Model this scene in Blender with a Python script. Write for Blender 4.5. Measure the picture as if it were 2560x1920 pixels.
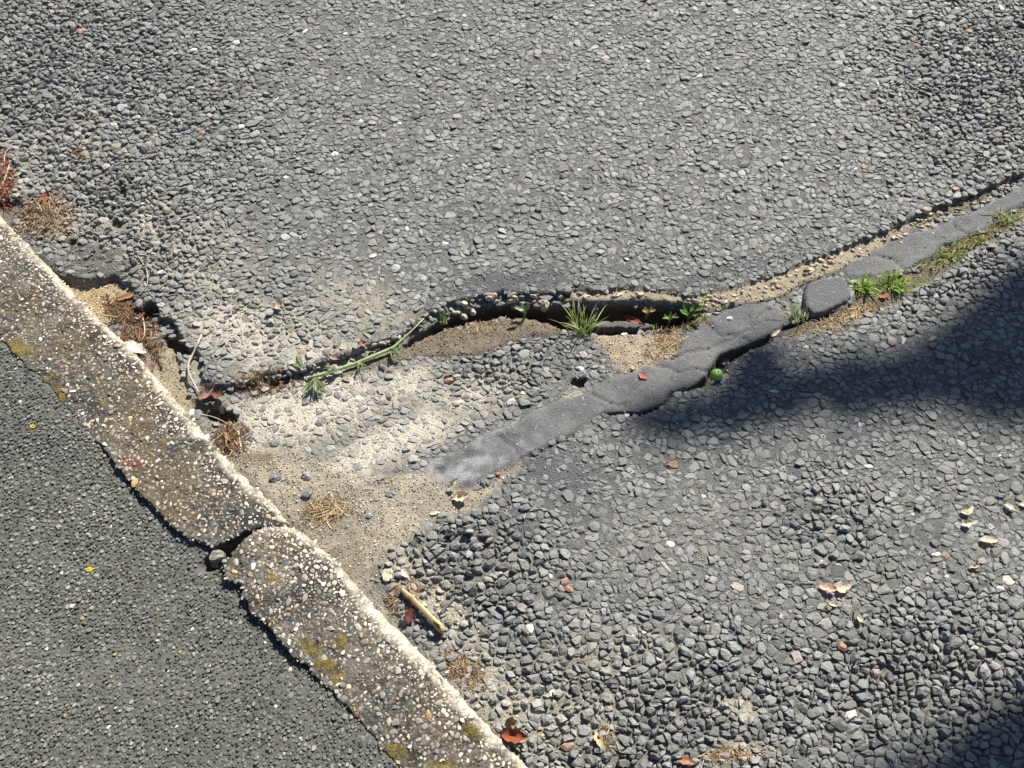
import bpy, math
import numpy as np
from mathutils import Vector

# ------------------------------------------------------------------ clean
for o in list(bpy.data.objects):
    bpy.data.objects.remove(o, do_unlink=True)
scene = bpy.context.scene
COL = scene.collection

# ------------------------------------------------------------------ camera
CAM_H = 1.5                      # eye-level phone, looking down at the road
PITCH = math.radians(63.0)
FPX = 2009.0                     # focal length in photo pixels (2560 wide)
cam_d = bpy.data.cameras.new('camera')
cam = bpy.data.objects.new('camera', cam_d)
COL.objects.link(cam)
cam.location = (0, 0, CAM_H)
cam.rotation_euler = (math.pi / 2 - PITCH, 0, 0)
cam_d.sensor_width = 36.0
cam_d.lens = 36.0 * FPX / 2560.0
cam_d.clip_start = 0.02
cam_d.clip_end = 3000.0
scene.camera = cam

# ------------------------------------------------------------------ world, sun, exposure
SUN_EL = math.radians(41.0)
SUN_AZ = math.radians(27.0)      # from +Y towards +X
SUN = np.array([math.sin(SUN_AZ) * math.cos(SUN_EL), math.cos(SUN_AZ) * math.cos(SUN_EL), math.sin(SUN_EL)])
world = bpy.data.worlds.new('World')
scene.world = world
world.use_nodes = True
wn = world.node_tree
wn.nodes.clear()
sky = wn.nodes.new('ShaderNodeTexSky')
sky.sky_type = 'NISHITA'
sky.sun_disc = False
sky.sun_elevation = SUN_EL
sky.sun_rotation = SUN_AZ
sky.air_density = 0.8
sky.dust_density = 0.3
bg = wn.nodes.new('ShaderNodeBackground')
bg.inputs['Strength'].default_value = 0.05
wo = wn.nodes.new('ShaderNodeOutputWorld')
wn.links.new(sky.outputs[0], bg.inputs[0])
wn.links.new(bg.outputs[0], wo.inputs[0])
sun_d = bpy.data.lights.new('sun', 'SUN')
sun_d.energy = 5.0
sun_d.angle = math.radians(0.53)
sun_d.color = (1.0, 0.955, 0.88)
sun = bpy.data.objects.new('sun', sun_d)
COL.objects.link(sun)
sun.rotation_euler = Vector(SUN).to_track_quat('Z', 'Y').to_euler()
sun.location = (3, 5, 6)
scene.render.engine = 'CYCLES'
scene.view_settings.view_transform = 'Standard'
scene.view_settings.look = 'None'
scene.view_settings.gamma = 1.0
scene.view_settings.use_curve_mapping = False
scene.view_settings.exposure = 1.15

# ------------------------------------------------------------------ helpers
RNG = np.random.default_rng(7)
CP, SP = math.cos(PITCH), math.sin(PITCH)


def gnd(px, py, z=0.0):
    """photo pixel -> point on the horizontal plane z"""
    x = (np.asarray(px, float) - 1280) / FPX
    y = (np.asarray(py, float) - 960) / FPX
    s = (CAM_H - z) / (SP + y * CP)
    return np.stack([x * s, s * (CP - y * SP)], -1)


def pix(X, Y, Z=0.0):
    zc = Y * CP - (Z - CAM_H) * SP
    yc = -(Y * SP + (Z - CAM_H) * CP)
    return 1280 + FPX * X / zc, 960 + FPX * yc / zc


def G(pts):
    p = np.array(pts, float)
    return gnd(p[:, 0], p[:, 1])


def hsh(ix, iy, seed):
    h = (ix.astype(np.int64) * 374761393 + iy.astype(np.int64) * 668265263 + seed * 1442695041) & 0xFFFFFFFF
    h = ((h ^ (h >> 13)) * 1274126177) & 0xFFFFFFFF
    h = h ^ (h >> 16)
    return (h & 0xFFFFFF) / float(0xFFFFFF)


def vnoise(x, y, seed=0):
    ix = np.floor(x); iy = np.floor(y)
    fx = x - ix; fy = y - iy
    fx = fx * fx * (3 - 2 * fx); fy = fy * fy * (3 - 2 * fy)
    a = hsh(ix, iy, seed); b = hsh(ix + 1, iy, seed)
    c = hsh(ix, iy + 1, seed); d = hsh(ix + 1, iy + 1, seed)
    return (a + (b - a) * fx) * (1 - fy) + (c + (d - c) * fx) * fy


def fbm(x, y, scale, octv=3, seed=0):
    """-1..1 noise, scale = feature size in metres"""
    t = 0.0; amp = 1.0; tot = 0.0; f = 1.0 / scale
    for k in range(octv):
        t = t + amp * (vnoise(x * f + 31.7 * k, y * f - 17.3 * k, seed + k) * 2 - 1)
        tot += amp; amp *= 0.5; f *= 2.03
    return t / tot


def sstep(a, b, x):
    t = np.clip((x - a) / (b - a), 0, 1)
    return t * t * (3 - 2 * t)


def sdf(poly, X, Y, margin=0.12):
    """signed distance, positive inside (metres); -margin far outside"""
    out = np.full(X.shape, -margin)
    lo = poly.min(0) - margin; hi = poly.max(0) + margin
    m = (X > lo[0]) & (X < hi[0]) & (Y > lo[1]) & (Y < hi[1])
    if not m.any():
        return out
    x = X[m]; y = Y[m]
    d2 = np.full(x.shape, 1e9); ins = np.zeros(x.shape, bool)
    n = len(poly)
    for i in range(n):
        a = poly[i]; b = poly[(i + 1) % n]
        ex, ey = b - a
        wx = x - a[0]; wy = y - a[1]
        t = np.clip((wx * ex + wy * ey) / (ex * ex + ey * ey + 1e-12), 0, 1)
        d2 = np.minimum(d2, (wx - ex * t) ** 2 + (wy - ey * t) ** 2)
        c = (a[1] > y) != (b[1] > y)
        with np.errstate(divide='ignore', invalid='ignore'):
            xi = (b[0] - a[0]) * (y - a[1]) / (b[1] - a[1] + 1e-15) + a[0]
        ins ^= c & (x < xi)
    d = np.sqrt(d2)
    out[m] = np.where(ins, d, -np.minimum(d, margin))
    return out


def polydist(pts, X, Y, widths=None, margin=0.1):
    """distance to an open polyline and interpolated width"""
    out = np.full(X.shape, 1.0); wout = np.full(X.shape, 0.01)
    lo = pts.min(0) - margin; hi = pts.max(0) + margin
    m = (X > lo[0]) & (X < hi[0]) & (Y > lo[1]) & (Y < hi[1])
    if not m.any():
        return out, wout
    x = X[m]; y = Y[m]
    best = np.full(x.shape, 1e9); bw = np.full(x.shape, 0.01)
    for i in range(len(pts) - 1):
        a = pts[i]; e = pts[i + 1] - a
        t = np.clip(((x - a[0]) * e[0] + (y - a[1]) * e[1]) / (e @ e), 0, 1)
        d = np.hypot(x - a[0] - e[0] * t, y - a[1] - e[1] * t)
        k = d < best
        best = np.where(k, d, best)
        if widths is not None:
            bw = np.where(k, widths[i] + (widths[i + 1] - widths[i]) * t, bw)
    out[m] = best; wout[m] = bw
    return out, wout


def blobs(PX, PY, lst):
    """soft elliptic patches given in photo pixels: (cx, cy, rx, ry, angle_deg, amp)"""
    t = np.zeros(PX.shape)
    for cx, cy, rx, ry, ang, amp in lst:
        a = math.radians(ang); c, s = math.cos(a), math.sin(a)
        dx = PX - cx; dy = PY - cy
        u = (dx * c + dy * s) / rx; v = (-dx * s + dy * c) / ry
        t = np.maximum(t, amp * np.exp(-np.minimum((u * u + v * v) ** 1.3, 40)))
    return t


def new_mesh(name, V, faces, cols=None, smooth=False, mat=None):
    """V (n,3); faces: list of int arrays (m,k)"""
    me = bpy.data.meshes.new(name)
    V = np.ascontiguousarray(V, np.float32)
    me.vertices.add(len(V))
    me.vertices.foreach_set('co', V.ravel())
    fl = [np.asarray(f, np.int32) for f in faces if len(f)]
    loops = np.concatenate([f.ravel() for f in fl])
    sizes = np.concatenate([np.full(len(f), f.shape[1], np.int32) for f in fl])
    starts = np.concatenate([[0], np.cumsum(sizes)[:-1]]).astype(np.int32)
    me.loops.add(len(loops))
    me.loops.foreach_set('vertex_index', loops)
    me.polygons.add(len(sizes))
    me.polygons.foreach_set('loop_start', starts)
    me.update(calc_edges=True)
    if cols is not None:
        at = me.attributes.new('Col', 'FLOAT_COLOR', 'POINT')
        c = np.ones((len(V), 4), np.float32)
        c[:, :cols.shape[1]] = cols
        at.data.foreach_set('color', c.ravel())
    me.polygons.foreach_set('use_smooth', np.full(len(sizes), bool(smooth)))
    if mat:
        me.materials.append(mat)
    me.validate()
    return me


def link(name, me, parent=None, loc=None, label=None, cat=None, group=None, kind=None):
    o = bpy.data.objects.new(name, me)
    COL.objects.link(o)
    if parent is not None:
        o.parent = parent
    if loc is not None:
        o.location = loc
    if label: o['label'] = label
    if cat: o['category'] = cat
    if group: o['group'] = group
    if kind: o['kind'] = kind
    return o


def material(name, rough=0.8, spec=0.3, vcol=True, color=(0.5, 0.5, 0.5), nscale=200.0, namp=0.3,
             bump=0.0, bscale=400.0, bdist=0.001, speck=None, hue=None, trans=0.0):
    """procedural material: (vertex) colour x noise, optional specks and fine bump"""
    m = bpy.data.materials.new(name)
    m.use_nodes = True
    nt = m.node_tree; N = nt.nodes; L = nt.links
    N.clear()
    out = N.new('ShaderNodeOutputMaterial')
    bs = N.new('ShaderNodeBsdfPrincipled')
    bs.inputs['Roughness'].default_value = rough
    bs.inputs['Specular IOR Level'].default_value = spec
    tc = N.new('ShaderNodeTexCoord')
    geo = N.new('ShaderNodeNewGeometry')
    if vcol:
        at = N.new('ShaderNodeAttribute'); at.attribute_name = 'Col'
        csock = at.outputs['Color']
    else:
        rgb = N.new('ShaderNodeRGB'); rgb.outputs[0].default_value = (*color, 1)
        csock = rgb.outputs[0]
    no = N.new('ShaderNodeTexNoise')
    no.inputs['Scale'].default_value = nscale
    no.inputs['Detail'].default_value = 4
    no.inputs['Roughness'].default_value = 0.65
    L.new(geo.outputs['Position'], no.inputs['Vector'])
    mr = N.new('ShaderNodeMapRange')
    mr.inputs['From Min'].default_value = 0.25; mr.inputs['From Max'].default_value = 0.75
    mr.inputs['To Min'].default_value = 1 - namp; mr.inputs['To Max'].default_value = 1 + namp
    mr.clamp = False
    L.new(no.outputs['Fac'], mr.inputs['Value'])
    mx = N.new('ShaderNodeVectorMath'); mx.operation = 'SCALE'
    L.new(csock, mx.inputs[0]); L.new(mr.outputs[0], mx.inputs['Scale'])
    cur = mx.outputs[0]
    if speck:
        sc, thr, scol = speck
        vo = N.new('ShaderNodeTexVoronoi'); vo.inputs['Scale'].default_value = sc
        L.new(geo.outputs['Position'], vo.inputs['Vector'])
        sep = N.new('ShaderNodeSeparateColor')
        L.new(vo.outputs['Color'], sep.inputs[0])
        gt = N.new('ShaderNodeMath'); gt.operation = 'LESS_THAN'; gt.inputs[1].default_value = thr
        L.new(sep.outputs[0], gt.inputs[0])
        mc = N.new('ShaderNodeMix'); mc.data_type = 'RGBA'
        mc.inputs['B'].default_value = (*scol, 1)
        L.new(gt.outputs[0], mc.inputs['Factor']); L.new(cur, mc.inputs['A'])
        cur = mc.outputs['Result']
    L.new(cur, bs.inputs['Base Color'])
    if bump > 0:
        nb = N.new('ShaderNodeTexNoise')
        nb.inputs['Scale'].default_value = bscale; nb.inputs['Detail'].default_value = 5
        nb.inputs['Roughness'].default_value = 0.7
        L.new(geo.outputs['Position'], nb.inputs['Vector'])
        bp = N.new('ShaderNodeBump')
        bp.inputs['Strength'].default_value = bump; bp.inputs['Distance'].default_value = bdist
        L.new(nb.outputs['Fac'], bp.inputs['Height'])
        L.new(bp.outputs[0], bs.inputs['Normal'])
    if trans > 0:
        tr = N.new('ShaderNodeBsdfTranslucent')
        L.new(cur, tr.inputs['Color'])
        ms = N.new('ShaderNodeMixShader'); ms.inputs[0].default_value = trans
        L.new(bs.outputs[0], ms.inputs[1]); L.new(tr.outputs[0], ms.inputs[2])
        L.new(ms.outputs[0], out.inputs[0])
    else:
        L.new(bs.outputs[0], out.inputs[0])
    return m


M_ROAD = material('road_binder', 0.85, 0.25, nscale=300, namp=0.55, bump=1.0, bscale=330, bdist=0.005)
M_STONE = material('chipping_stone', 0.68, 0.35, nscale=240, namp=0.28, bump=0.8, bscale=230, bdist=0.0025)
M_TAR = material('joint_tar', 0.66, 0.35, nscale=220, namp=0.3, bump=1.0, bscale=260, bdist=0.004, speck=(260, 0.02, (0.17, 0.165, 0.16)))
M_SAND = material('sand', 0.95, 0.1, nscale=330, namp=0.5, bump=1.0, bscale=380, bdist=0.004, speck=(380, 0.09, (0.08, 0.07, 0.06)))
M_FOOT = material('footway_tarmac', 0.8, 0.3, nscale=500, namp=0.4, bump=0.8, bscale=700, bdist=0.0015)
M_KERB = material('kerb_concrete', 0.9, 0.2, nscale=260, namp=0.75, bump=1.0, bscale=300, bdist=0.006)
M_PEB = material('flint_pebble', 0.55, 0.4, nscale=300, namp=0.2, bump=0.3, bscale=500, bdist=0.0008)
M_DRY = material('dry_plant', 0.8, 0.2, nscale=200, namp=0.3, trans=0.2)
M_GREEN = material('green_blade', 0.5, 0.4, nscale=150, namp=0.25, trans=0.4)
M_WOOD = material('stick_wood', 0.8, 0.2, nscale=400, namp=0.35, bump=0.6, bscale=350, bdist=0.0015)

# ------------------------------------------------------------------ layout, outlines in photo pixels
UPPER_EDGE = [(60, 640), (150, 690), (215, 700), (300, 690), (330, 722), (352, 775), (430, 800), (452, 850), (478, 870), (505, 905),
              (500, 945), (545, 968), (610, 955), (660, 945), (700, 935), (760, 915), (830, 890), (930, 860), (1000, 835), (1055, 792), (1120, 758), (1200, 740),
              (1260, 727), (1350, 735), (1450, 726), (1560, 720), (1680, 733), (1760, 738), (1850, 716), (1960, 682),
              (2030, 650), (2150, 603), (2250, 560), (2340, 520), (2440, 483), (2520, 450), (2640, 405)]
far = np.array([[9.0, 2.9], [9.0, 60.0], [-9.0, 60.0], [-9.0, 6.0]])
P_UPPER = np.vstack([G(UPPER_EDGE), [[2.6, 2.15]], far, [[-3.2, 3.1]]])
P_VOID = G([(1000, 857), (1060, 815), (1130, 776), (1190, 760), (1260, 748), (1350, 752), (1450, 750), (1560, 748), (1660, 752),
            (1745, 760), (1768, 776), (1705, 812), (1640, 816), (1580, 827), (1480, 827), (1410, 814), (1375, 802), (1331, 787),
            (1273, 784), (1205, 792), (1120, 812), (1060, 834), (1008, 864)])
P_SOIL = G([(860, 912), (1000, 862), (1060, 832), (1200, 792), (1330, 787), (1425, 816), (1400, 830), (1317, 833), (1254, 856),
            (1190, 877), (1100, 884), (1020, 888), (950, 908), (850, 940)])
P_SAND2 = G([(1480, 832), (1580, 830), (1690, 818), (1705, 850), (1690, 885), (1605, 908), (1570, 935), (1530, 900), (1500, 870)])
P_SEAL1 = G([(1050, 1166), (1100, 1134), (1219, 1079), (1371, 1003), (1498, 960), (1534, 936), (1585, 922), (1606, 909), (1690, 888),
             (1706, 855), (1773, 786), (1829, 771), (1870, 754), (1919, 745), (1955, 757), (1975, 785), (1960, 812), (1879, 863),
             (1800, 890), (1782, 917), (1773, 945), (1733, 964), (1679, 978), (1650, 1010), (1606, 1028), (1527, 1028), (1483, 1040),
             (1436, 1079), (1371, 1112), (1289, 1150), (1235, 1181), (1145, 1221), (1105, 1214)])
P_SEAL2 = G([(2108, 668), (2122, 655), (2205, 611), (2259, 579), (2345, 560), (2397, 532), (2469, 507), (2600, 440), (2640, 470), (2560, 507),
             (2483, 538), (2465, 566), (2411, 588), (2357, 606), (2335, 633), (2288, 662), (2234, 675), (2180, 688), (2125, 690)])
P_LUMP = G([(2013, 709), (2040, 700), (2067, 693), (2105, 691), (2125, 722), (2130, 745), (2085, 772), (2035, 788), (2012, 768)])
P_AGG = G([(1425, 722), (1500, 722), (1560, 716), (1680, 729), (1735, 738), (1850, 712), (1960, 678), (2030, 646), (2150, 599), (2250, 556), (2340, 516), (2440, 479), (2520, 446), (2640, 400),
           (2650, 425), (2560, 430), (2411, 522), (2339, 536), (2273, 574), (2241, 588), (2194, 632), (2122, 655), (2085, 680), (2013, 702),
           (1962, 733), (1905, 750), (1825, 762), (1760, 772), (1700, 752), (1600, 746), (1500, 748), (1430, 744)])
P_MOSS = G([(1965, 830), (2010, 800), (2090, 782), (2135, 750), (2130, 700), (2240, 680), (2295, 664), (2340, 634), (2360, 606), (2415, 588),
            (2470, 568), (2490, 540), (2570, 506), (2660, 470), (2660, 500), (2570, 545), (2490, 590), (2430, 630), (2350, 690), (2280, 730), (2230, 760), (2140, 800), (2040, 820), (1975, 850)])
P_GUT = G([(560, 1085), (640, 1120), (740, 1130), (830, 1165), (960, 1185), (1060, 1172), (1110, 1214), (1170, 1217), (1240, 1186), (1300, 1148),
           (1310, 1160), (1240, 1215), (1180, 1262), (1100, 1305), (1030, 1342), (965, 1378), (925, 1410), (950, 1470), (1010, 1560),
           (1000, 1600), (900, 1500), (800, 1390), (700, 1290), (600, 1190)])
P_SANDL = G([(130, 685), (200, 690), (320, 700), (345, 750), (320, 790), (270, 800), (240, 800), (150, 715)])
P_CHAN = G([(350, 860), (410, 840), (440, 880), (455, 930), (470, 985), (490, 1010), (460, 1040), (430, 1000), (380, 930)])
P_LUMPL = G([(95, 640), (130, 605), (180, 590), (230, 600), (310, 620), (315, 660), (300, 688), (215, 700), (150, 692)])
P_K1 = [(-0.0, 536), (134, 675), (240, 790), (330, 872), (430, 990), (520, 1092), (600, 1180), (680, 1252), (726, 1306),
        (700, 1326), (640, 1326), (606, 1336), (570, 1354), (535, 1372), (500, 1362), (455, 1338), (430, 1322), (383, 1268), (315, 1200), (282, 1153), (253, 1120), (215, 1085), (130, 980), (0, 850)]
P_K2 = [(594, 1372), (618, 1344), (650, 1324), (690, 1313), (741, 1322), (768, 1338), (812, 1375), (859, 1422), (954, 1530), (1063, 1638), (1215, 1801),
        (1323, 1917), (983, 1913), (915, 1830), (868, 1772), (800, 1705), (752, 1662), (716, 1623), (669, 1565), (618, 1527), (602, 1467), (566, 1450), (556, 1405)]
KDIR = G([(0, 536), (1323, 1917)]); KDIR = (KDIR[1] - KDIR[0]) / np.linalg.norm(KDIR[1] - KDIR[0])
k1 = G(P_K1); P_KERB1 = np.vstack([[k1[0] - KDIR * 0.75], k1, [k1[-1] - KDIR * 0.75]])
k2 = G(P_K2); i2 = 11; P_KERB2 = np.vstack([k2[:i2 + 1], [k2[i2] + KDIR * 0.6], [k2[i2 + 1] + KDIR * 0.6], k2[i2 + 1:]])
# everything on the footway side of the kerb's middle line
kmid = G([(-10, 700), (640, 1400), (1150, 1915)])
P_FOOTSIDE = np.vstack([[kmid[0] - KDIR * 30], kmid, [kmid[-1] + KDIR * 30], [[-60, -60]], [[-60, 20]]])
# the hidden joint between the two kerbs
GROOVE = [(1500, 1038, 3), (1530, 1034, 4), (1606, 1034, 4), (1650, 1014, 4), (1679, 986, 4), (1733, 970, 5), (1778, 945, 14), (1800, 915, 22),
          (1815, 893, 18), (1879, 868, 10), (1930, 842, 10), (1962, 820, 8), (2012, 792, 10), (2060, 784, 10), (2100, 770, 6)]
GR = G([g[:2] for g in GROOVE]); GW = np.array([g[2] for g in GROOVE]) * 0.0009
GROOVE2 = [(1440, 1085, 3), (1370, 1120, 5), (1330, 1135, 4), (1290, 1158, 3)]
CR5 = G([(1480, 985), (1530, 1000), (1560, 1015)]); CR6 = G([(1240, 1085), (1280, 1110), (1300, 1145)]); CR7 = G([(2205, 625), (2240, 640), (2262, 668)]); CR8 = G([(2385, 545), (2400, 565), (2420, 580)]); CR9 = G([(1690, 890), (1760, 870), (1840, 845), (1900, 800), (1930, 770)])
GR2 = G([g[:2] for g in GROOVE2]); GW2 = np.array([g[2] for g in GROOVE2]) * 0.0009
CR3 = G([(1640, 905), (1690, 925), (1735, 918), (1790, 930)]); CR4 = G([(1770, 800), (1800, 830), (1850, 835), (1880, 862)])
HOLES = [(372, 772, 26, 18, 0, 0.03), (545, 1032, 46, 20, 10, 0.028), (435, 855, 40, 14, 40, 0.02), (505, 1000, 36, 20, -20, 0.012),
         (1450, 945, 20, 16, 0, 0.016), (300, 480, 16, 12, 0, 0.01), (288, 555, 12, 10, 0, 0.01), (175, 600, 14, 10, 0, 0.02),
         (590, 755, 8, 8, 0, 0.004), (20, 520, 40, 30, 0, 0.012), (690, 935, 40, 10, -10, 0.01), (380, 900, 12, 20, 0, 0.008)]
SANDY = [(700, 860, 330, 120, 14, 0.8), (480, 640, 260, 130, 35, 0.55), (200, 420, 260, 260, 30, 0.35), (1150, 1000, 180, 80, -20, 0.75), (760, 1010, 240, 110, -14, 1.15), (620, 840, 230, 110, 24, 0.86), (900, 760, 200, 90, 20, 0.55), (980, 1100, 230, 60, -22, 1.1), (1000, 960, 160, 60, -15, 0.8),
         (520, 720, 200, 100, 30, 0.62), (300, 620, 240, 90, 35, 0.5), (330, 380, 160, 120, 10, 0.35), (360, 560, 60, 40, 0, 0.8), (1080, 1500, 60, 220, -42, 0.95), (1230, 1720, 90, 260, -42, 0.9),
         (1400, 1780, 200, 110, 0, 0.62), (1850, 1770, 60, 34, 20, 1.05), (1500, 1640, 220, 90, -10, 0.45), (2080, 1480, 70, 26, 20, 0.7), (2480, 1370, 60, 20, 0, 0.6),
         (600, 1120, 110, 60, 30, 0.95), (1700, 1330, 500, 160, 0, 0.25), (1440, 985, 40, 20, 0, 0.8), (470, 940, 60, 90, 0, 0.6), (140, 560, 110, 60, 30, 0.9), (40, 440, 90, 100, 0, 0.8), (1840, 1880, 120, 40, 0, 0.8)]
TARRY = [(1230, 540, 130, 40, -8, 0.6), (1400, 1190, 130, 110, 10, 0.85), (1470, 1270, 90, 70, 0, 0.95), (1300, 1300, 60, 60, 0, 0.7), (1300, 700, 330, 34, -6, 0.9), (1800, 690, 260, 30, -18, 0.9),
         (1650, 1030, 150, 40, -20, 0.8), (2230, 1330, 160, 50, 10, 0.55), (1860, 940, 80, 40, 0, 0.7), (2450, 930, 120, 60, 0, 0.5), (1980, 860, 90, 30, -20, 0.8), (1950, 1290, 150, 30, -6, 0.7), (2300, 400, 260, 30, -20, 0.5),
         (2100, 1120, 240, 36, -6, 0.7), (950, 840, 90, 24, -22, 0.7), (1900, 200, 100, 30, 0, 0.5), (720, 200, 60, 20, 0, 0.3), (2350, 1450, 120, 20, 90, 0.5), (1990, 1180, 80, 25, 0, 0.6)]
ROUGH = [(150, 250, 500, 400, 30, 0.75), (300, 560, 280, 200, 30, 1.0), (1500, 1800, 700, 260, 0, 1.0), (2350, 1700, 400, 200, 0, 1.0), (1150, 1450, 260, 200, 0, 1.0), (2480, 200, 300, 260, 0, 0.7),
         (1250, 920, 160, 70, -12, 0.85), (2080, 1300, 150, 110, 10, 0.6), (1000, 1330, 120, 90, 0, 1.0), (2430, 680, 220, 70, -25, 0.6), (650, 800, 300, 100, 20, 0.5)]


def field(X, Y, fine=True):
    """ground surface of road side and footway: dict of height and masks"""
    X = np.asarray(X, float); Y = np.asarray(Y, float)
    near = (np.abs(X) < 2.2) & (Y > -0.6) & (Y < 2.9)
    Yc = np.clip(Y, -0.6, 2.9); Xc = np.clip(X, -2.2, 2.2)
    PX, PY = pix(Xc, Yc)
    n1 = fbm(X, Y, 0.05, 3, 11); n2 = fbm(X, Y, 0.018, 2, 23); n3 = fbm(X, Y, 0.25, 2, 5)
    wx = X + 0.004 * n2 + 0.003 * fbm(X, Y, 0.03, 2, 41)
    wy = Y + 0.004 * fbm(X, Y, 0.02, 2, 57) + 0.003 * n1
    r = {}
    und = 0.004 * fbm(X, Y, 0.5, 2, 3)
    dU = sdf(P_UPPER, wx, wy, 0.2)
    up = sstep(-0.003, 0.004, dU)
    # level of the worn patch and of the lower road
    la = gnd(1100, 1185); lb = gnd(1900, 805); ld = (lb - la) / np.linalg.norm(lb - la)
    right = sstep(-0.01, 0.05, (X - la[0]) * ld[1] - (Y - la[1]) * ld[0])
    zl = -0.015 + 0.011 * right
    z = zl * (1 - up) + 0.0 * up + und
    # near-edge sag of the upper slab above the void
    sand = blobs(PX, PY, SANDY); tar = blobs(PX, PY, TARRY); rough = blobs(PX, PY, ROUGH)
    sand = np.where(near, sand, 0.1); tar = np.where(near, tar, 0.2); rough = np.where(near, rough, 0.5)
    sand = np.clip(sand * (1 + 0.26 * n1 + 0.25 * n2), 0, 1.3)
    tar = np.clip(tar * (1 + 0.5 * n1 + 0.3 * n2), 0, 1.1)
    sx = wx + 0.006 * n1 + 0.003 * n2; sy = wy + 0.006 * fbm(X, Y, 0.04, 2, 83)
    dS = np.maximum(sdf(P_SEAL1, sx, sy), sdf(P_SEAL2, sx, sy))
    tail = sstep(1420, 1180, PX)
    hs = 0.0040 * (1 - tail) + 0.0022 * tail
    seal = sstep(-0.003, 0.003, dS)
    zs = zl + und + hs * sstep(-0.003, 0.006, dS) + 0.0022 * n1 + 0.0012 * n2 - 0.003 * sstep(0.3, 0.55, n2) * sstep(0.2, 0.5, fbm(X, Y, 0.07, 2, 77)) + tail * 0.002 * n2
    z = z * (1 - seal) + zs * seal
    dG, wG = polydist(GR, wx, wy, GW)
    z = z - (0.010 + 0.018 * sstep(0.006, 0.012, wG)) * sstep(1.0, 0.35, dG / wG)
    dG2, wG2 = polydist(GR2, wx, wy, GW2)
    z = z - 0.006 * sstep(1.0, 0.3, dG2 / wG2)
    dC, _ = polydist(CR3, X + 0.008 * n1 + 0.004 * n2, Y + 0.008 * fbm(X, Y, 0.03, 2, 61))
    dC2, _ = polydist(CR4, X + 0.008 * n1 + 0.004 * n2, Y + 0.008 * fbm(X, Y, 0.03, 2, 61))
    for cr in (CR5, CR6, CR7, CR8, CR9):
        dC = np.minimum(dC, polydist(cr, X + 0.010 * n1 + 0.004 * n2, Y + 0.010 * fbm(X, Y, 0.03, 2, 61))[0])
    z = z - 0.005 * sstep(0.005, 0.001, np.minimum(dC, dC2))
    dA = sdf(P_AGG, wx, wy); agg = sstep(-0.003, 0.004, dA)
    z = z * (1 - agg) + agg * (-0.008 + und + 0.005 * n1 + 0.003 * n2 - 0.016 * sstep(-0.10, 0.9, (PX - 1900) / 700) * (0.5 + 0.5 * n1))
    dM = sdf(P_MOSS, wx, wy); moss = sstep(-0.004, 0.006, dM) * (1 - seal)
    z = z - moss * 0.007
    dSo = sdf(P_SOIL, wx + 0.008 * n1, wy + 0.006 * fbm(X, Y, 0.04, 3, 69)); soil = sstep(-0.004, 0.006, dSo)
    z = z * (1 - soil) + soil * (-0.012 + und + 0.003 * n2 + 0.003 * n1)
    dS2 = sdf(P_SAND2, wx + 0.01 * n1, wy + 0.01 * fbm(X, Y, 0.04, 3, 71)); sand2 = sstep(-0.004, 0.006, dS2)
    z = z * (1 - sand2) + sand2 * (-0.014 + und + 0.0025 * n2)
    dGu = sdf(P_GUT, wx + 0.014 * n1, wy + 0.014 * fbm(X, Y, 0.05, 3, 67)); gut = sstep(-0.012, 0.014, dGu)
    z = z * (1 - gut) + gut * (-0.010 + und + 0.0022 * n2 + 0.0035 * n1)
    dSL = sdf(P_SANDL, wx, wy); sl = sstep(-0.003, 0.006, dSL)
    z = z * (1 - sl) + sl * (-0.016 + 0.002 * n2)
    dLL = sdf(P_LUMPL, wx, wy); ll = sstep(-0.003, 0.006, dLL)
    z = z * (1 - ll) + ll * (0.001 + 0.003 * n2 + 0.004 * n1)
    dCh = sdf(P_CHAN, wx, wy); ch = sstep(-0.004, 0.006, dCh)
    z = z * (1 - ch) + ch * (-0.022 + 0.002 * n2)
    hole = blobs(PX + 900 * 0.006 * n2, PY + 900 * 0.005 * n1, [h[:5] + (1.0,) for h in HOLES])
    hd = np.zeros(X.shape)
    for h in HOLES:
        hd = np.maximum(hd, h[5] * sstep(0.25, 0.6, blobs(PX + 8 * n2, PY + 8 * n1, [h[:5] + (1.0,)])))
    z = z - np.where(near, hd, 0)
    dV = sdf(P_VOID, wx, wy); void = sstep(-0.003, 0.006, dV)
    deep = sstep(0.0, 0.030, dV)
    z = z - void * 0.030 - deep * 0.04 + void * 0.006 * n2
    # kerb trench and footway
    dK = np.maximum(sdf(P_KERB1, X, Y), sdf(P_KERB2, X, Y))
    fs = sdf(P_FOOTSIDE, X, Y, 0.3) > 0
    dip = sstep(1060, 1200, PY) * sstep(1760, 1600, PY)
    zf = 0.004 - 0.011 * dip + 0.0015 * n1 + 0.002 * fbm(X, Y, 0.4, 2, 9)
    z = np.where(fs, zf, z)
    inK = sstep(0.006, 0.018, dK)
    z = z * (1 - inK) - 0.07 * inK
    # joint between the kerbs
    jo = np.where(near, blobs(PX, PY, [(560, 1385, 75, 24, -30, 1.0)]), 0)
    z = z - 0.03 * sstep(0.3, 0.7, jo) * (dK < 0.006)
    r.update(z=z, up=up, sand=sand, tar=tar, rough=rough, seal=seal, agg=agg, moss=moss, soil=soil, sand2=sand2, gut=gut, sl=sl, ll=ll,
             ch=ch, hole=hd, void=void, deep=deep, foot=fs, dK=dK, n1=n1, n2=n2, n3=n3, PX=PX, PY=PY, groove=sstep(1.2, 0.4, dG / wG), tail=tail, right=right, near=near, jo=jo)
    return r


C_SAND = np.array([0.49, 0.45, 0.365]); C_SOIL = np.array([0.22, 0.175, 0.115]); C_BIND = np.array([0.138, 0.137, 0.128])
C_TAR = np.array([0.10, 0.101, 0.104]); C_DUST = np.array([0.19, 0.18, 0.15])


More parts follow.
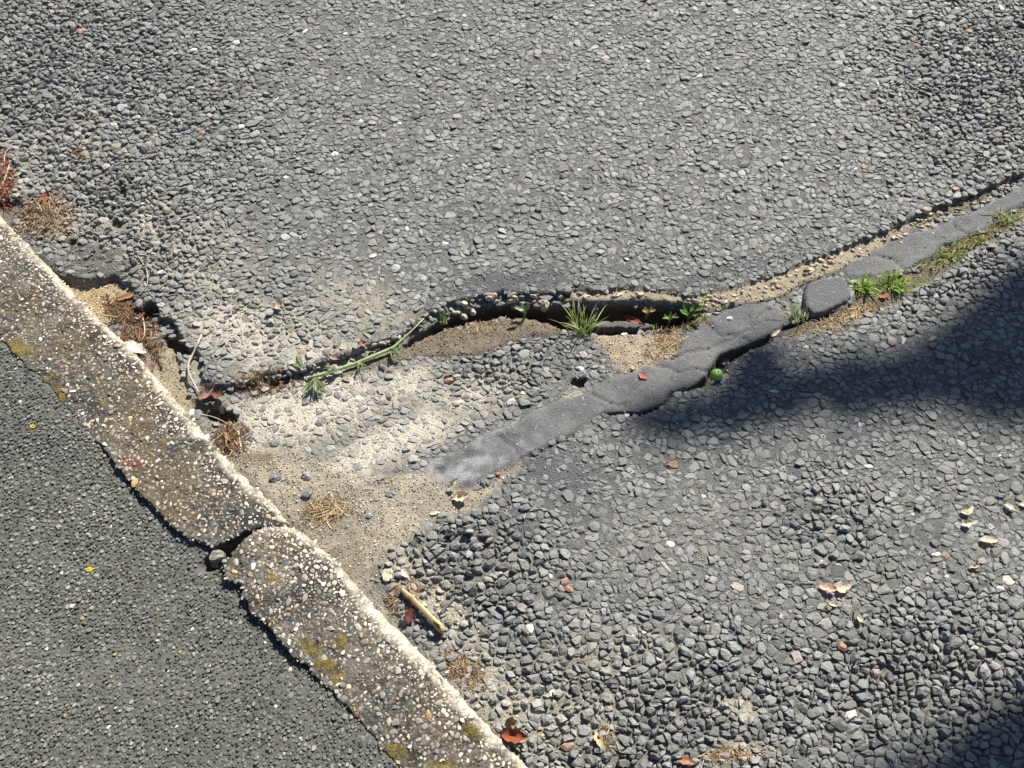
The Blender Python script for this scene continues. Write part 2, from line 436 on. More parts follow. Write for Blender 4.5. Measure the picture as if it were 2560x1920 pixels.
def mixc(a, b, t):
    return a + (b - a) * t[..., None]


def base_color(f):
    n = f['n1'].shape
    c = np.broadcast_to(C_BIND, n + (3,)).copy()
    c = mixc(c, C_DUST, np.clip(f['rough'] * 0.7, 0, 0.8))
    c = mixc(c, C_TAR, np.clip(f['tar'], 0, 1))
    pale = sstep(1200, 1050, f['PY']) * sstep(1250, 1000, f['PX'])
    warm = C_SAND * 1.0
    c = mixc(c, np.array([0.25, 0.225, 0.17]), sstep(0.12, 0.6, f['sand']))
    c = mixc(c, warm, sstep(0.4, 1.0, f['sand']) * np.clip(0.35 + 0.65 * sstep(1330, 1180, f['PY']), 0, 1) * sstep(100, 420, f['PX']))
    c = mixc(c, C_SAND * np.array([0.62, 0.57, 0.49]), f['agg'] * sstep(2420, 2180, f['PX']))
    c = mixc(c, np.array([0.16, 0.125, 0.075]), f['agg'] * sstep(2250, 2400, f['PX']))
    c = mixc(c, C_TAR, f['seal'])
    c = mixc(c, np.array([0.17, 0.16, 0.14]), f['seal'] * np.clip(0.8 * sstep(-0.1, 0.5, f['n1']) + 0.4 * f['n2'], 0, 0.85) * (0.4 + 0.6 * f['tail']))
    c = mixc(c, np.array([0.07, 0.07, 0.072]), f['seal'] * 0.6 * sstep(0.1, 0.5, -f['n1']))
    c = mixc(c, C_TAR * 1.7 + 0.05, f['seal'] * f['tail'] * sstep(-0.3, 0.4, f['n2']))
    c = mixc(c, np.array([0.13, 0.115, 0.07]), f['moss'])
    c = mixc(c, C_SOIL * 0.85, f['soil'] * (0.75 + 0.25 * f['n2']))
    c = mixc(c, np.array([0.34, 0.27, 0.19]), f['sand2'])
    c = mixc(c, C_SAND * np.array([0.72, 0.68, 0.62]), f['gut'] * (1 - 0.45 * sstep(1330, 1500, f['PY'])) * np.clip(0.85 + 0.5 * f['n1'], 0, 1))
    c = mixc(c, np.array([0.2, 0.165, 0.11]), f['gut'] * np.clip(blobs(f['PX'], f['PY'], [(830, 1300, 110, 60, 30, 0.9), (640, 1130, 60, 40, 0, 0.9), (860, 1400, 60, 70, 0, 0.8)]) * (1 + f['n1'] + 0.6 * f['n2']), 0, 1))
    c = mixc(c, np.array([0.36, 0.27, 0.155]), f['sl'])
    c = mixc(c, np.array([0.12, 0.115, 0.098]), f['ll'])
    c = mixc(c, np.array([0.30, 0.25, 0.165]), f['ch'])
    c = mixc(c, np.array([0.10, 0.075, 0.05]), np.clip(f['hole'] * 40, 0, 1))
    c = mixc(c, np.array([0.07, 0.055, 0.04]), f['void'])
    c = mixc(c, np.array([0.08, 0.07, 0.055]), f['groove'])
    c = mixc(c, np.array([0.085, 0.085, 0.072]), f['foot'].astype(float))
    return c


# ------------------------------------------------------------------ ground sheet, split into road, tar strip, sand and footway
def axis(lo, hi, step, far):
    core = np.arange(lo, hi, step)
    s = step; a = []; v = hi
    while v < far:
        s *= 1.35; v += s; a.append(v)
    b = []; v = lo; s = step
    while v > -far:
        s *= 1.35; v -= s; b.append(v)
    return np.concatenate([b[::-1], core, a])


XS = axis(-1.62, 1.62, 0.0048, 400); YS = axis(-0.12, 2.15, 0.0048, 400)
GX, GY = np.meshgrid(XS, YS)
FD = field(GX, GY)
GZ = FD['z'].copy()
# sand and tar fill the gaps between the chippings; elsewhere the binder lies lower than the stone tops
fill = np.clip(np.maximum(FD['sand'] * 0.9, FD['tar'] * 0.75), 0, 1)
stoney = (1 - FD['seal']) * (1 - FD['soil']) * (1 - FD['sand2']) * (1 - FD['gut']) * (1 - FD['agg']) * (1 - FD['moss']) * (1 - FD['ll']) * (1 - FD['sl']) * (1 - FD['ch']) * (~FD['foot'])
GZ = GZ - stoney * (1 - fill) * (0.0008 + 0.0032 * FD['rough'])
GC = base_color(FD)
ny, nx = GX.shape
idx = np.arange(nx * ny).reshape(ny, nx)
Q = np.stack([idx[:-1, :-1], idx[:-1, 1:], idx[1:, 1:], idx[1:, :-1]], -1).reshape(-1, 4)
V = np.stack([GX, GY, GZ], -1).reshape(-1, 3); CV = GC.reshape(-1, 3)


def fmean(a):
    a = np.asarray(a, float)
    return (0.25 * (a[:-1, :-1] + a[:-1, 1:] + a[1:, 1:] + a[1:, :-1])).ravel()


m_foot = fmean(FD['foot']) > 0.5
m_seal = (fmean(FD['seal']) > 0.5) & ~m_foot
m_sand = (np.maximum(fmean(FD['gut']), np.maximum(fmean(FD['sl']), fmean(FD['ch']))) > 0.5) & ~m_foot & ~m_seal & (fmean(FD['hole']) < 0.004)
m_soil = (np.maximum(fmean(FD['soil']), fmean(FD['sand2'])) > 0.5) & ~m_foot & ~m_seal & ~m_sand & (fmean(FD['void']) < 0.5)
m_road = ~(m_foot | m_seal | m_sand | m_soil)


def submesh(name, mask, mat):
    q = Q[mask]
    u, inv = np.unique(q.ravel(), return_inverse=True)
    return new_mesh(name, V[u], [inv.reshape(-1, 4)], CV[u], True, mat)


road = link('road', submesh('road', m_road, M_ROAD), kind='structure')
road['label'] = 'worn grey chip-surfaced road split by a long crack'
footway = link('footway', submesh('footway', m_foot, M_FOOT), kind='structure')
footway['label'] = 'fine dark tarmac footway beside the kerb'
link('tar_strip', submesh('tar_strip', m_seal, M_TAR), road, label='smooth dark tar strip along the crack')
link('sand', submesh('sand', m_sand, M_SAND), label='pale dry sand washed along the kerb gutter', cat='sand', kind='stuff')
link('soil', submesh('soil', m_soil, M_SAND), label='brown soil shelf on the near lip of the crack', cat='soil', kind='stuff')


def ground_z(x, y):
    f = field(np.array([x]), np.array([y]))
    return float(f['z'][0])


def at(px, py, lift=0.0):
    """photo pixel -> point on the modelled ground"""
    z = 0.0
    for _ in range(4):
        p = gnd(px, py, z)
        z = ground_z(p[0], p[1])
    p = gnd(px, py, z)
    return np.array([p[0], p[1], z + lift])


# ------------------------------------------------------------------ stones
def radial_cells(lo, hi, sp, jit, drop, gap, K, seed, wamp=0.3, cap=0.66):
    """jittered-grid Voronoi cells as star polygons: centres (N,2), angles and radii (N,K)"""
    rg = np.random.default_rng(seed)
    nx = int((hi[0] - lo[0]) / sp); ny = int((hi[1] - lo[1]) / sp)
    ii, jj = np.meshgrid(np.arange(nx), np.arange(ny))
    x = lo[0] + (ii + 0.5 * (jj % 2)) * sp + rg.uniform(-jit, jit, ii.shape) * sp
    y = lo[1] + jj * sp + rg.uniform(-jit, jit, ii.shape) * sp
    alive = rg.random(ii.shape) > drop
    w = rg.normal(0, 1, ii.shape) * wamp * sp * sp
    big = 1e6
    xx = np.where(alive, x, big)
    R = np.full((ny, nx, K), cap * sp) * rg.uniform(0.8, 1.25, (ny, nx, 1))
    ang = (np.arange(K) + rg.uniform(-0.36, 0.36, (ny, nx, K))) * 2 * np.pi / K + rg.uniform(0, 6.28, (ny, nx, 1))
    ux = np.cos(ang); uy = np.sin(ang)
    P = 2
    px_ = np.pad(xx, P, constant_values=big); py_ = np.pad(y, P); pw = np.pad(w, P)
    for a in range(-P, P + 1):
        for b in range(-P, P + 1):
            if a == 0 and b == 0:
                continue
            dx = px_[P + a:P + a + ny, P + b:P + b + nx] - x
            dy = py_[P + a:P + a + ny, P + b:P + b + nx] - y
            dw = w - pw[P + a:P + a + ny, P + b:P + b + nx]
            dist = np.hypot(dx, dy)
            dot = dx[..., None] * ux + dy[..., None] * uy
            num = (dist ** 2 + dw)[..., None] / 2 - gap * dist[..., None] / 2
            with np.errstate(divide='ignore', invalid='ignore'):
                t = np.where(dot > 1e-6, num / dot, 1e9)
            R = np.minimum(R, t)
    R = np.maximum(R, 0.16 * sp)
    a = alive.ravel()
    return np.stack([x.ravel()[a], y.ravel()[a]], -1), ang.reshape(-1, K)[a], R.reshape(-1, K)[a]


def stone_verts(c, z, ang, R, prot, tilt, ts, sh, depth, seed, dome=0.08):
    """N stones -> (N, 3K+1, 3) vertices relative to their centres"""
    rg = np.random.default_rng(seed)
    N, K = R.shape
    R = R * rg.uniform(0.90, 1.05, R.shape)
    ux = np.cos(ang); uy = np.sin(ang)
    out = np.zeros((N, 3 * K + 1, 3))
    top_off = rg.normal(0, 0.17, (N, 2, 1)) * R.mean(1)[:, None, None]
    for k, (s, h) in enumerate(((1.02, None), (1.0, sh), (ts, 1.0))):
        s = np.broadcast_to(np.asarray(s, float), (N,))[:, None] * (1 if k < 2 else rg.uniform(0.86, 1.1, (N, K)))
        xx = R * ux * s; yy = R * uy * s
        if k == 2:
            xx = xx + top_off[:, 0]; yy = yy + top_off[:, 1]
        if h is None:
            zz = np.broadcast_to(-np.asarray(depth, float).reshape(-1, 1), (N, K))
        else:
            zz = prot[:, None] * np.broadcast_to(np.asarray(h, float), (N,))[:, None] * rg.uniform(0.8, 1.2, (N, K))
            zz = zz + tilt[:, :1] * xx + tilt[:, 1:] * yy
        out[:, k * K:(k + 1) * K] = np.stack([xx, yy, zz], -1)
    out[:, 3 * K, 0] = top_off[:, 0, 0]; out[:, 3 * K, 1] = top_off[:, 1, 0]
    out[:, 3 * K, 2] = prot * (1 + dome + rg.normal(0, 0.08, N)) + tilt[:, 0] * top_off[:, 0, 0] + tilt[:, 1] * top_off[:, 1, 0]
    return out


def stone_faces(K):
    k = np.arange(K); n = (k + 1) % K
    q = np.concatenate([np.stack([k, n, K + n, K + k], -1), np.stack([K + k, K + n, 2 * K + n, 2 * K + k], -1)])
    t = np.stack([2 * K + k, 2 * K + n, np.full(K, 3 * K)], -1)
    return q, t


def join_stones(name, rel, cen, cols, mat, smooth=False, skirt=True):
    N, n, _ = rel.shape; K = (n - 1) // 3
    q, t = stone_faces(K)
    if not skirt:                      # tiny grains: the shoulder ring runs straight into the ground
        rel = rel[:, K:].copy()
        rel[:, :K, 2] = -np.abs(rel[:, :K, 2]) - 0.0008
        n = 2 * K + 1
        q = q[K:] - K; t = t - K
    off = (np.arange(N) * n)[:, None, None]
    Vv = (rel + cen[:, None, :]).reshape(-1, 3)
    return new_mesh(name, Vv, [(q[None] + off).reshape(-1, 4), (t[None] + off).reshape(-1, 3)], np.repeat(cols, n, 0), smooth, mat)


def one_stone(name, rel, col, mat, smooth=False):
    K = (len(rel) - 1) // 3
    q, t = stone_faces(K)
    return new_mesh(name, rel, [q, t], np.repeat(col[None], len(rel), 0), smooth, mat)


def split_parts(name, many, parent, rel, cen, cols, mat, nparts, smooth=False):
    """the nparts stones that show largest become objects of their own, the rest one stuff mesh"""
    px_, py_ = pix(cen[:, 0], cen[:, 1], cen[:, 2])
    vis = (px_ > 15) & (px_ < 2545) & (py_ > 15) & (py_ < 1905)
    ext = (rel[:, :, :2].max(1) - rel[:, :, :2].min(1)).prod(1)
    depth = cen[:, 1] * CP + (CAM_H - cen[:, 2]) * SP
    size = np.where(vis, ext / depth ** 2, -1)
    order = np.argsort(-size)[:nparts]
    sel = np.zeros(len(cen), bool); sel[order] = True
    for i in order:
        link(name, one_stone(name, rel[i], cols[i], mat, smooth), parent, cen[i])
    rest = ~sel
    link(many, join_stones(many, rel[rest], cen[rest], cols[rest], mat, smooth), parent, kind='stuff')


# road chippings
K = 7
AX, AY = 1.16, 0.94
c, ang, R = radial_cells((-1.62 / AX, -0.12 / AY), (1.62 / AX, 2.15 / AY), 0.0108, 0.5, 0.22, 0.0008, K, 3, wamp=0.34, cap=1.05)


def warp(x, y):
    """uneven laying: smooth displacement that varies the size and direction of the stones"""
    a = 0.0090; b = 0.0030
    return (x * AX + a * fbm(x, y, 0.045, 2, 901) + b * fbm(x, y, 0.016, 1, 903),
            y * AY + a * fbm(x, y, 0.045, 2, 907) + b * fbm(x, y, 0.016, 1, 909))


c0 = c
c = np.stack(warp(c[:, 0], c[:, 1]), -1)
rim = np.stack(warp(c0[:, :1] + R * np.cos(ang), c0[:, 1:] + R * np.sin(ang)), -1) - c[:, None]
ang = np.arctan2(rim[..., 1], rim[..., 0]); R = np.hypot(rim[..., 0], rim[..., 1])
f = field(c[:, 0], c[:, 1])
rg = np.random.default_rng(21)
bad = np.maximum.reduce([f['seal'], f['agg'], f['soil'] * np.where(rg.random(len(c)) < 0.25, 0.5, 1), f['sand2'] * np.where(rg.random(len(c)) < 0.2, 0.5, 1), f['gut'] * rg.uniform(0.42, 1.6, len(c)), f['sl'] * 1.0, f['ll'] * np.where(rg.random(len(c)) < 0.55, 0.3, 1), f['ch'], f['void'], f['groove'], np.clip(f['moss'] * 0.8, 0, 1), np.clip(f['hole'] * 60, 0, 1)])
keep = (bad < 0.35) & (~f['foot']) & (f['dK'] < -0.004)
keep &= rg.random(len(c)) > np.clip((f['sand'] - 0.85) * 0.9, 0, 0.4)
keep &= (f['PX'] > -330) & (f['PX'] < 2890)
keep &= rg.random(len(c)) > np.clip((f['tar'] - 0.5) * 0.9, 0, 0.6)
c, ang, R = c[keep], ang[keep], R[keep]
f = {k: v[keep] for k, v in f.items()}
N = len(c)
rough = np.clip(f['rough'] + rg.normal(0, 0.12, N), 0, 1)
R = R * (1 - 0.05 * rough[:, None]) * np.clip(1.0 - 0.12 * np.clip(f['sand'] - 0.4, 0, 1), 0.8, 1)[:, None]
prot = np.clip(0.0008 + 0.0034 * rough + rg.normal(0, 0.0009, N) + rg.normal(0, 0.0014, N) * rough, -0.002, None) * np.clip(R.mean(1) / 0.0058, 0.5, 1.5)
zsink = 0.001 * rg.random(N)
zc = f['z'] - zsink
tilt = rg.normal(0, 1, (N, 2)) * (0.09 + 0.13 * rough)[:, None]
ts = np.clip(rg.normal(0.74, 0.12, N) - 0.14 * rough, 0.35, 0.92)
shd = np.clip(rg.normal(0.45, 0.15, N) - 0.2 * rough, 0.0, 0.8)
rel = stone_verts(c, zc, ang, R, prot, tilt, ts, shd, np.full(N, 0.009), 5)
lum = 0.158 * np.exp(rg.normal(0, 0.19, N)) * (1 + 0.10 * fbm(c[:, 0], c[:, 1], 0.12, 3, 411))
tint = np.stack([1.0 + rg.normal(0, 0.02, N), 1.0 + 0 * lum, 0.94 + rg.normal(0.0, 0.03, N)], -1)
cols = lum[:, None] * tint
u = rg.random(N)
cols[u < 0.004] = np.array([0.5, 0.47, 0.42]) * rg.uniform(0.7, 1.1, ((u < 0.004).sum(), 1))
s = (u > 0.012) & (u < 0.018); cols[s] = np.array([0.27, 0.235, 0.21]) * rg.uniform(0.7, 1.1, (s.sum(), 1))
s = (u > 0.026) & (u < 0.0268); cols[s] = np.array([0.26, 0.15, 0.10])
cols = mixc(cols, C_SAND * 0.85, np.clip(f['sand'] - 0.2, 0, 0.7) * rg.uniform(0.2, 0.75, N))
cols = mixc(cols, C_TAR, np.clip(f['tar'] * 0.45, 0, 0.5))
cen = np.concatenate([c, zc[:, None]], 1)
split_parts('stone_chipping', 'stone_chippings', road, rel, cen, cols, M_STONE, 300)

# fine grit in the binder between the chippings and on sand
def grains(n, seed, test, r0, r1, colf, name, mat, parent, lo=(-1.5, -0.05), hi=(1.5, 2.05), K=4, lift=0.3):
    rg = np.random.default_rng(seed)
    x = rg.uniform(lo[0], hi[0], n); y = rg.uniform(lo[1], hi[1], n)
    f = field(x, y)
    p = test(f)
    k = rg.random(n) < p
    x, y = x[k], y[k]; f = {a: b[k] for a, b in f.items()}
    n = len(x)
    R = rg.uniform(r0, r1, (n, 1)) ** 1.0 * rg.uniform(0.7, 1.2, (n, K))
    ang = (np.arange(K) + rg.uniform(-0.3, 0.3, (n, K))) * 2 * np.pi / K + rg.uniform(0, 6.28, (n, 1))
    fl = np.clip(np.maximum(f['sand'] * 0.9, f['tar'] * 0.75), 0, 1)
    st = (1 - f['seal']) * (1 - f['soil']) * (1 - f['sand2']) * (1 - f['gut']) * (1 - f['agg']) * (1 - f['moss']) * (1 - f['ll']) * (1 - f['sl']) * (1 - f['ch']) * (~f['foot'])
    z = f['z'] - st * (1 - fl) * (0.0008 + 0.0032 * f['rough'])
    pr = R.mean(1) * rg.uniform(0.4, 0.9, n) * (1 - 0.75 * f['seal'])
    rel = stone_verts(None, z, ang, R, pr, rg.normal(0, 0.2, (n, 2)), rg.uniform(0.5, 0.8, n), rg.uniform(0.2, 0.6, n), R.mean(1) * 0.8, seed + 1)
    link(name, join_stones(name, rel, np.stack([x, y, z], -1), colf(f, rg, n), mat, skirt=False), parent, kind='stuff')


def grit_col(f, rg, n):
    c = 0.155 * np.exp(rg.normal(0, 0.25, n))[:, None] * np.ones(3)
    c = mixc(c, np.array([0.11, 0.111, 0.114]) * rg.uniform(0.8, 1.3, (n, 1)), f['seal'])
    s = np.clip(np.maximum.reduce([f['sand'], f['gut'], f['sl'], f['agg'] * 0.9, f['sand2']]), 0, 1) * (rg.random(n) < 0.8)
    sc = C_SAND * rg.uniform(0.6, 1.25, (n, 1)) * (1 + rg.normal(0, 0.06, (n, 3)))
    c = mixc(c, sc, s)
    br = np.array([0.20, 0.155, 0.10]) * rg.uniform(0.45, 1.5, (n, 1))
    c = mixc(c, br, np.clip(f['soil'] + f['moss'] * 0.9, 0, 1) * (rg.random(n) < 0.85))
    c = mixc(c, c * 0.45, (f['gut'] > 0.5) * (rg.random(n) < 0.25) * 1.0)
    w = rg.random(n) < 0.015
    c[w] = (0.6, 0.56, 0.48)
    return np.clip(c, 0.02, 0.8)


grains(120000, 31, lambda f: (~f['foot']) * (f['dK'] < -0.002) * (f['void'] < 0.4) * (0.45 + 0.25 * np.clip(f['sand'], 0, 1) + 0.5 * f['gut'] + 0.75 * f['agg'] + 0.8 * f['sl'] + 0.64 * f['soil'] + 0.6 * f['sand2'] + 0.6 * f['moss'] + 0.4 * f['ch'] + 0.4 * f['tar'] + 0.5 * f['ll']),
       0.0010, 0.0030, grit_col, 'road_grit', M_STONE, road)

# footway aggregate: fine stones set in the tarmac
c, ang, R = radial_cells((-1.62, -0.12), (0.05, 1.5), 0.0060, 0.5, 0.22, 0.0005, 6, 9, wamp=0.32, cap=1.0)
f = field(c[:, 0], c[:, 1])
keep = f['foot'] & (f['dK'] < 0.002) & (f['PX'] > -160) & (f['jo'] < 0.3)
c, ang, R = c[keep], ang[keep], R[keep]; z = f['z'][keep]; n1 = f['n3'][keep]
N = len(c); rg = np.random.default_rng(77)
rel = stone_verts(None, z, ang, R, np.clip(0.0021 + rg.normal(0, 0.0009, N) + 0.0006 * fbm(c[:, 0], c[:, 1], 0.05, 2, 423), -0.002, None), rg.normal(0, 0.2, (N, 2)), rg.uniform(0.55, 0.85, N), rg.uniform(0.2, 0.6, N), np.full(N, 0.003), 78)
lum = 0.120 * np.exp(rg.normal(0, 0.30, N)) * (1 + 0.15 * n1 + 0.22 * fbm(c[:, 0], c[:, 1], 0.09, 3, 421))
cols = lum[:, None] * np.array([1.0, 1.0, 0.89])
u = rg.random(N)
cols[u < 0.006] = (0.5, 0.48, 0.43)
s = (u > 0.012) & (u < 0.04); cols[s] = np.array([0.21, 0.20, 0.17])
s = (u > 0.05) & (u < 0.053); cols[s] = np.array([0.24, 0.20, 0.09])
link('footway_aggregate', join_stones('footway_aggregate', rel, np.concatenate([c, z[:, None]], 1), cols, M_STONE, skirt=False), footway, kind='stuff')

# ------------------------------------------------------------------ kerb stones
LICHEN1 = [(50, 875, 40, 20, 30, 1.0), (130, 960, 30, 40, -30, 0.9), (150, 1000, 20, 26, 0, 0.9), (260, 1010, 14, 10, 0, 0.7), (410, 1110, 8, 30, 0, 0.7)]
LICHEN2 = [(780, 1620, 36, 22, 30, 1.0), (855, 1612, 22, 22, 0, 1.0), (830, 1680, 40, 26, 50, 1.0), (800, 1665, 14, 20, 0, 0.9), (690, 1450, 22, 14, 0, 0.8), (990, 1880, 40, 22, 20, 1.1),
           (1180, 1830, 34, 24, 30, 0.95), (1100, 1912, 40, 14, 0, 1.0), (770, 1585, 14, 8, 0, .6), (640, 1440, 10, 8, 0, .6)]
MOSS_RED = [(330, 1160, 40, 20, 20, 0.8)]
KN = np.array([-KDIR[1], KDIR[0]])          # towards the road?
if KN @ np.array([1.0, 1.0]) < 0:
    KN = -KN


def kerb_field(poly, X, Y, ztop, which):
    n1 = fbm(X, Y, 0.05, 3, 101 + which); n2 = fbm(X, Y, 0.014, 3, 131 + which); n3 = fbm(X, Y, 0.3, 2, 151)
    d = sdf(poly, X + 0.005 * n2 + 0.004 * n1, Y + 0.004 * fbm(X, Y, 0.016, 2, 171 + which), 0.05)
    PX, PY = pix(X, Y)
    # distance to the road-side edge decides the worn arris
    e = 0.004
    gx = sdf(poly, X + e, Y, 0.05) - sdf(poly, X - e, Y, 0.05)
    gy = sdf(poly, X, Y + e, 0.05) - sdf(poly, X, Y - e, 0.05)
    g = np.stack([gx, gy], -1); g = g / (np.linalg.norm(g, axis=-1, keepdims=True) + 1e-9)
    road_side = np.clip(-(g @ KN), 0, 1)
    w = 0.010 + 0.014 * road_side
    dd = np.clip(d, 0, None)
    t = np.clip(dd / w, 0, 1)
    z = ztop + 0.003 * n3 - (0.004 + 0.012 * road_side) * (1 - np.sqrt(np.clip(1 - (1 - t) ** 2, 0, 1))) + 0.0032 * n2 + 0.0025 * n1
    z = np.where(d < 0.0025, z - 0.05 * sstep(0.0025, -0.003, d), z)
    arris = road_side * sstep(0.026 + 0.012 * n1, 0.006, d)
    return z, d, arris, n1, n2, PX, PY


def build_kerb(poly, ztop, which, name, label, lich, seed):
    u = (poly - poly[0]) @ KDIR; v = (poly - poly[0]) @ KN
    us = np.arange(u.min() - 0.012, u.max() + 0.012, 0.003); vs = np.arange(v.min() - 0.012, v.max() + 0.012, 0.0028)
    U, W = np.meshgrid(us, vs)
    X = poly[0, 0] + U * KDIR[0] + W * KN[0]; Y = poly[0, 1] + U * KDIR[1] + W * KN[1]
    z, d, arris, n1, n2, PX, PY = kerb_field(poly, X, Y, ztop, which)
    c = np.broadcast_to(np.array([0.088, 0.082, 0.068]), X.shape + (3,)).copy()
    nf = fbm(X, Y, 0.006, 2, 191 + which)
    c = mixc(c, np.array([0.20, 0.18, 0.14]), sstep(0.1, 0.5, nf) * 0.8)
    c = mixc(c, np.array([0.04, 0.037, 0.03]), sstep(0.05, 0.5, -nf) * 0.7)
    c = mixc(c, np.array([0.14, 0.105, 0.055]), np.clip(0.75 * sstep(-0.05, 0.5, fbm(X, Y, 0.11, 3, 231 + which)), 0, 1))
    c = mixc(c, np.array([0.035, 0.033, 0.03]), 0.7 * sstep(0.1, 0.55, fbm(X, Y, 0.08, 3, 241 + which)))
    c = mixc(c, np.array([0.22, 0.195, 0.15]), sstep(0.0, 0.6, n1) * 0.45)
    c = mixc(c, np.array([0.66, 0.58, 0.44]), np.clip(arris * (0.62 + 0.75 * n2 + 0.55 * n1), 0, 1))
    L = np.clip(blobs(PX, PY, lich) * (1 + 1.3 * n2 + 0.6 * n1), 0, 1)
    c = mixc(c, np.array([0.21, 0.155, 0.03]), sstep(0.3, 0.75, L) * np.clip(0.62 + 0.7 * nf, 0, 1))
    if which == 0:
        c = mixc(c, np.array([0.20, 0.08, 0.05]), sstep(0.3, 0.7, blobs(PX, PY, MOSS_RED) * (1 + 0.8 * n2)))
    ny, nx = X.shape
    idx = np.arange(nx * ny).reshape(ny, nx)
    q = np.stack([idx[:-1, :-1], idx[:-1, 1:], idx[1:, 1:], idx[1:, :-1]], -1).reshape(-1, 4)
    dm = 0.25 * (d[:-1, :-1] + d[:-1, 1:] + d[1:, 1:] + d[1:, :-1]).ravel()
    q = q[dm > -0.005]
    us_, inv = np.unique(q.ravel(), return_inverse=True)
    VV = np.stack([X, Y, z], -1).reshape(-1, 3)[us_]; CC = c.reshape(-1, 3)[us_]
    o = link(name, new_mesh(name, VV, [inv.reshape(-1, 4)], CC, True, M_KERB), label=label, cat='kerb', group='concrete kerb stones along the footway')
    # flint aggregate, dart throwing from large to small
    rg = np.random.default_rng(seed)
    lo = poly.min(0); hi = poly.max(0)
    cell = 0.016; grid = {}
    acc = []
    sizes = np.concatenate([rg.uniform(0.0050, 0.0085, 200), rg.uniform(0.0032, 0.0055, 3000), rg.uniform(0.0017, 0.0032, 12000)])
    cx = rg.uniform(u.min(), u.max(), len(sizes)); cv = rg.uniform(v.min(), v.max(), len(sizes))
    xs = poly[0, 0] + cx * KDIR[0] + cv * KN[0]; ys = poly[0, 1] + cx * KDIR[1] + cv * KN[1]
    zz, dd, ar, _, _, px_, py_ = kerb_field(poly, xs, ys, ztop, which)
    lch = blobs(px_, py_, lich)
    ok = (dd > sizes * 0.6) & (px_ > -260) & (py_ < 2150) & (rg.random(len(xs)) > 0.3 * ar) & (lch < 0.35 + 0.3 * rg.random(len(xs))) & (rg.random(len(xs)) < 0.8 + 0.6 * fbm(xs, ys, 0.06, 2, 222))
    for i in np.nonzero(ok)[0]:
        r = sizes[i]; gx, gy = int(xs[i] // cell), int(ys[i] // cell)
        hit = False
        for a in (-1, 0, 1):
            for b in (-1, 0, 1):
                for j in grid.get((gx + a, gy + b), ()):
                    if (xs[i] - xs[j]) ** 2 + (ys[i] - ys[j]) ** 2 < (0.82 * (r + sizes[j])) ** 2:
                        hit = True
                        break
                if hit: break
            if hit: break
        if not hit:
            grid.setdefault((gx, gy), []).append(i)
            acc.append(i)
    acc = np.array(acc); n = len(acc); K = 6
    R = sizes[acc][:, None] * rg.uniform(0.72, 1.1, (n, K))
    ang = (np.arange(K) + rg.uniform(-0.3, 0.3, (n, K))) * 2 * np.pi / K
    el = rg.uniform(1.0, 1.9, n); ph = rg.uniform(0, 3.14, n)
    pr = sizes[acc] * rg.uniform(0.04, 0.32, n)
    rel = stone_verts(None, None, ang, R, pr, rg.normal(0, 0.16, (n, 2)), rg.uniform(0.5, 0.75, n), rg.uniform(0.3, 0.6, n), sizes[acc] * 0.6, seed + 3)
    x0 = rel[..., 0].copy(); y0 = rel[..., 1].copy()
    cs, sn = np.cos(ph)[:, None], np.sin(ph)[:, None]
    a = (x0 * cs + y0 * sn) * np.sqrt(el)[:, None]; b = (-x0 * sn + y0 * cs) / np.sqrt(el)[:, None]
    rel[..., 0] = a * cs - b * sn; rel[..., 1] = a * sn + b * cs
    pal = np.array([[0.62, 0.58, 0.50], [0.50, 0.44, 0.34], [0.30, 0.28, 0.25], [0.20, 0.185, 0.16], [0.13, 0.12, 0.105], [0.42, 0.27, 0.12], [0.40, 0.19, 0.10], [0.36, 0.33, 0.28]])
    pi = rg.choice(8, n, p=[0.05, 0.11, 0.18, 0.22, 0.25, 0.045, 0.015, 0.13])
    pc = pal[pi] * rg.uniform(0.5, 1.0, (n, 1))
    pale = sstep(0.075, 0.02, dd[acc]) * np.clip(((np.stack([xs, ys], -1)[acc] - poly.mean(0)) @ KN) / 0.04, 0, 1) * rg.random(n)
    pc = mixc(pc, np.array([0.62, 0.57, 0.47]), np.clip(np.maximum(ar[acc] * 0.7, pale * 0.75), 0, 1))
    cen = np.stack([xs[acc], ys[acc], zz[acc]], -1)
    split_parts('pebble', 'fine_pebbles', o, rel, cen, pc, M_PEB, 260)
    return o


kerb_a = build_kerb(P_KERB1, 0.006, 0, 'kerb_stone', 'long weathered concrete kerb stone running to the upper left', LICHEN1, 201)
kerb_b = build_kerb(P_KERB2, 0.009, 1, 'kerb_stone', 'concrete kerb stone with ochre lichen patches running off the bottom edge', LICHEN2, 202)

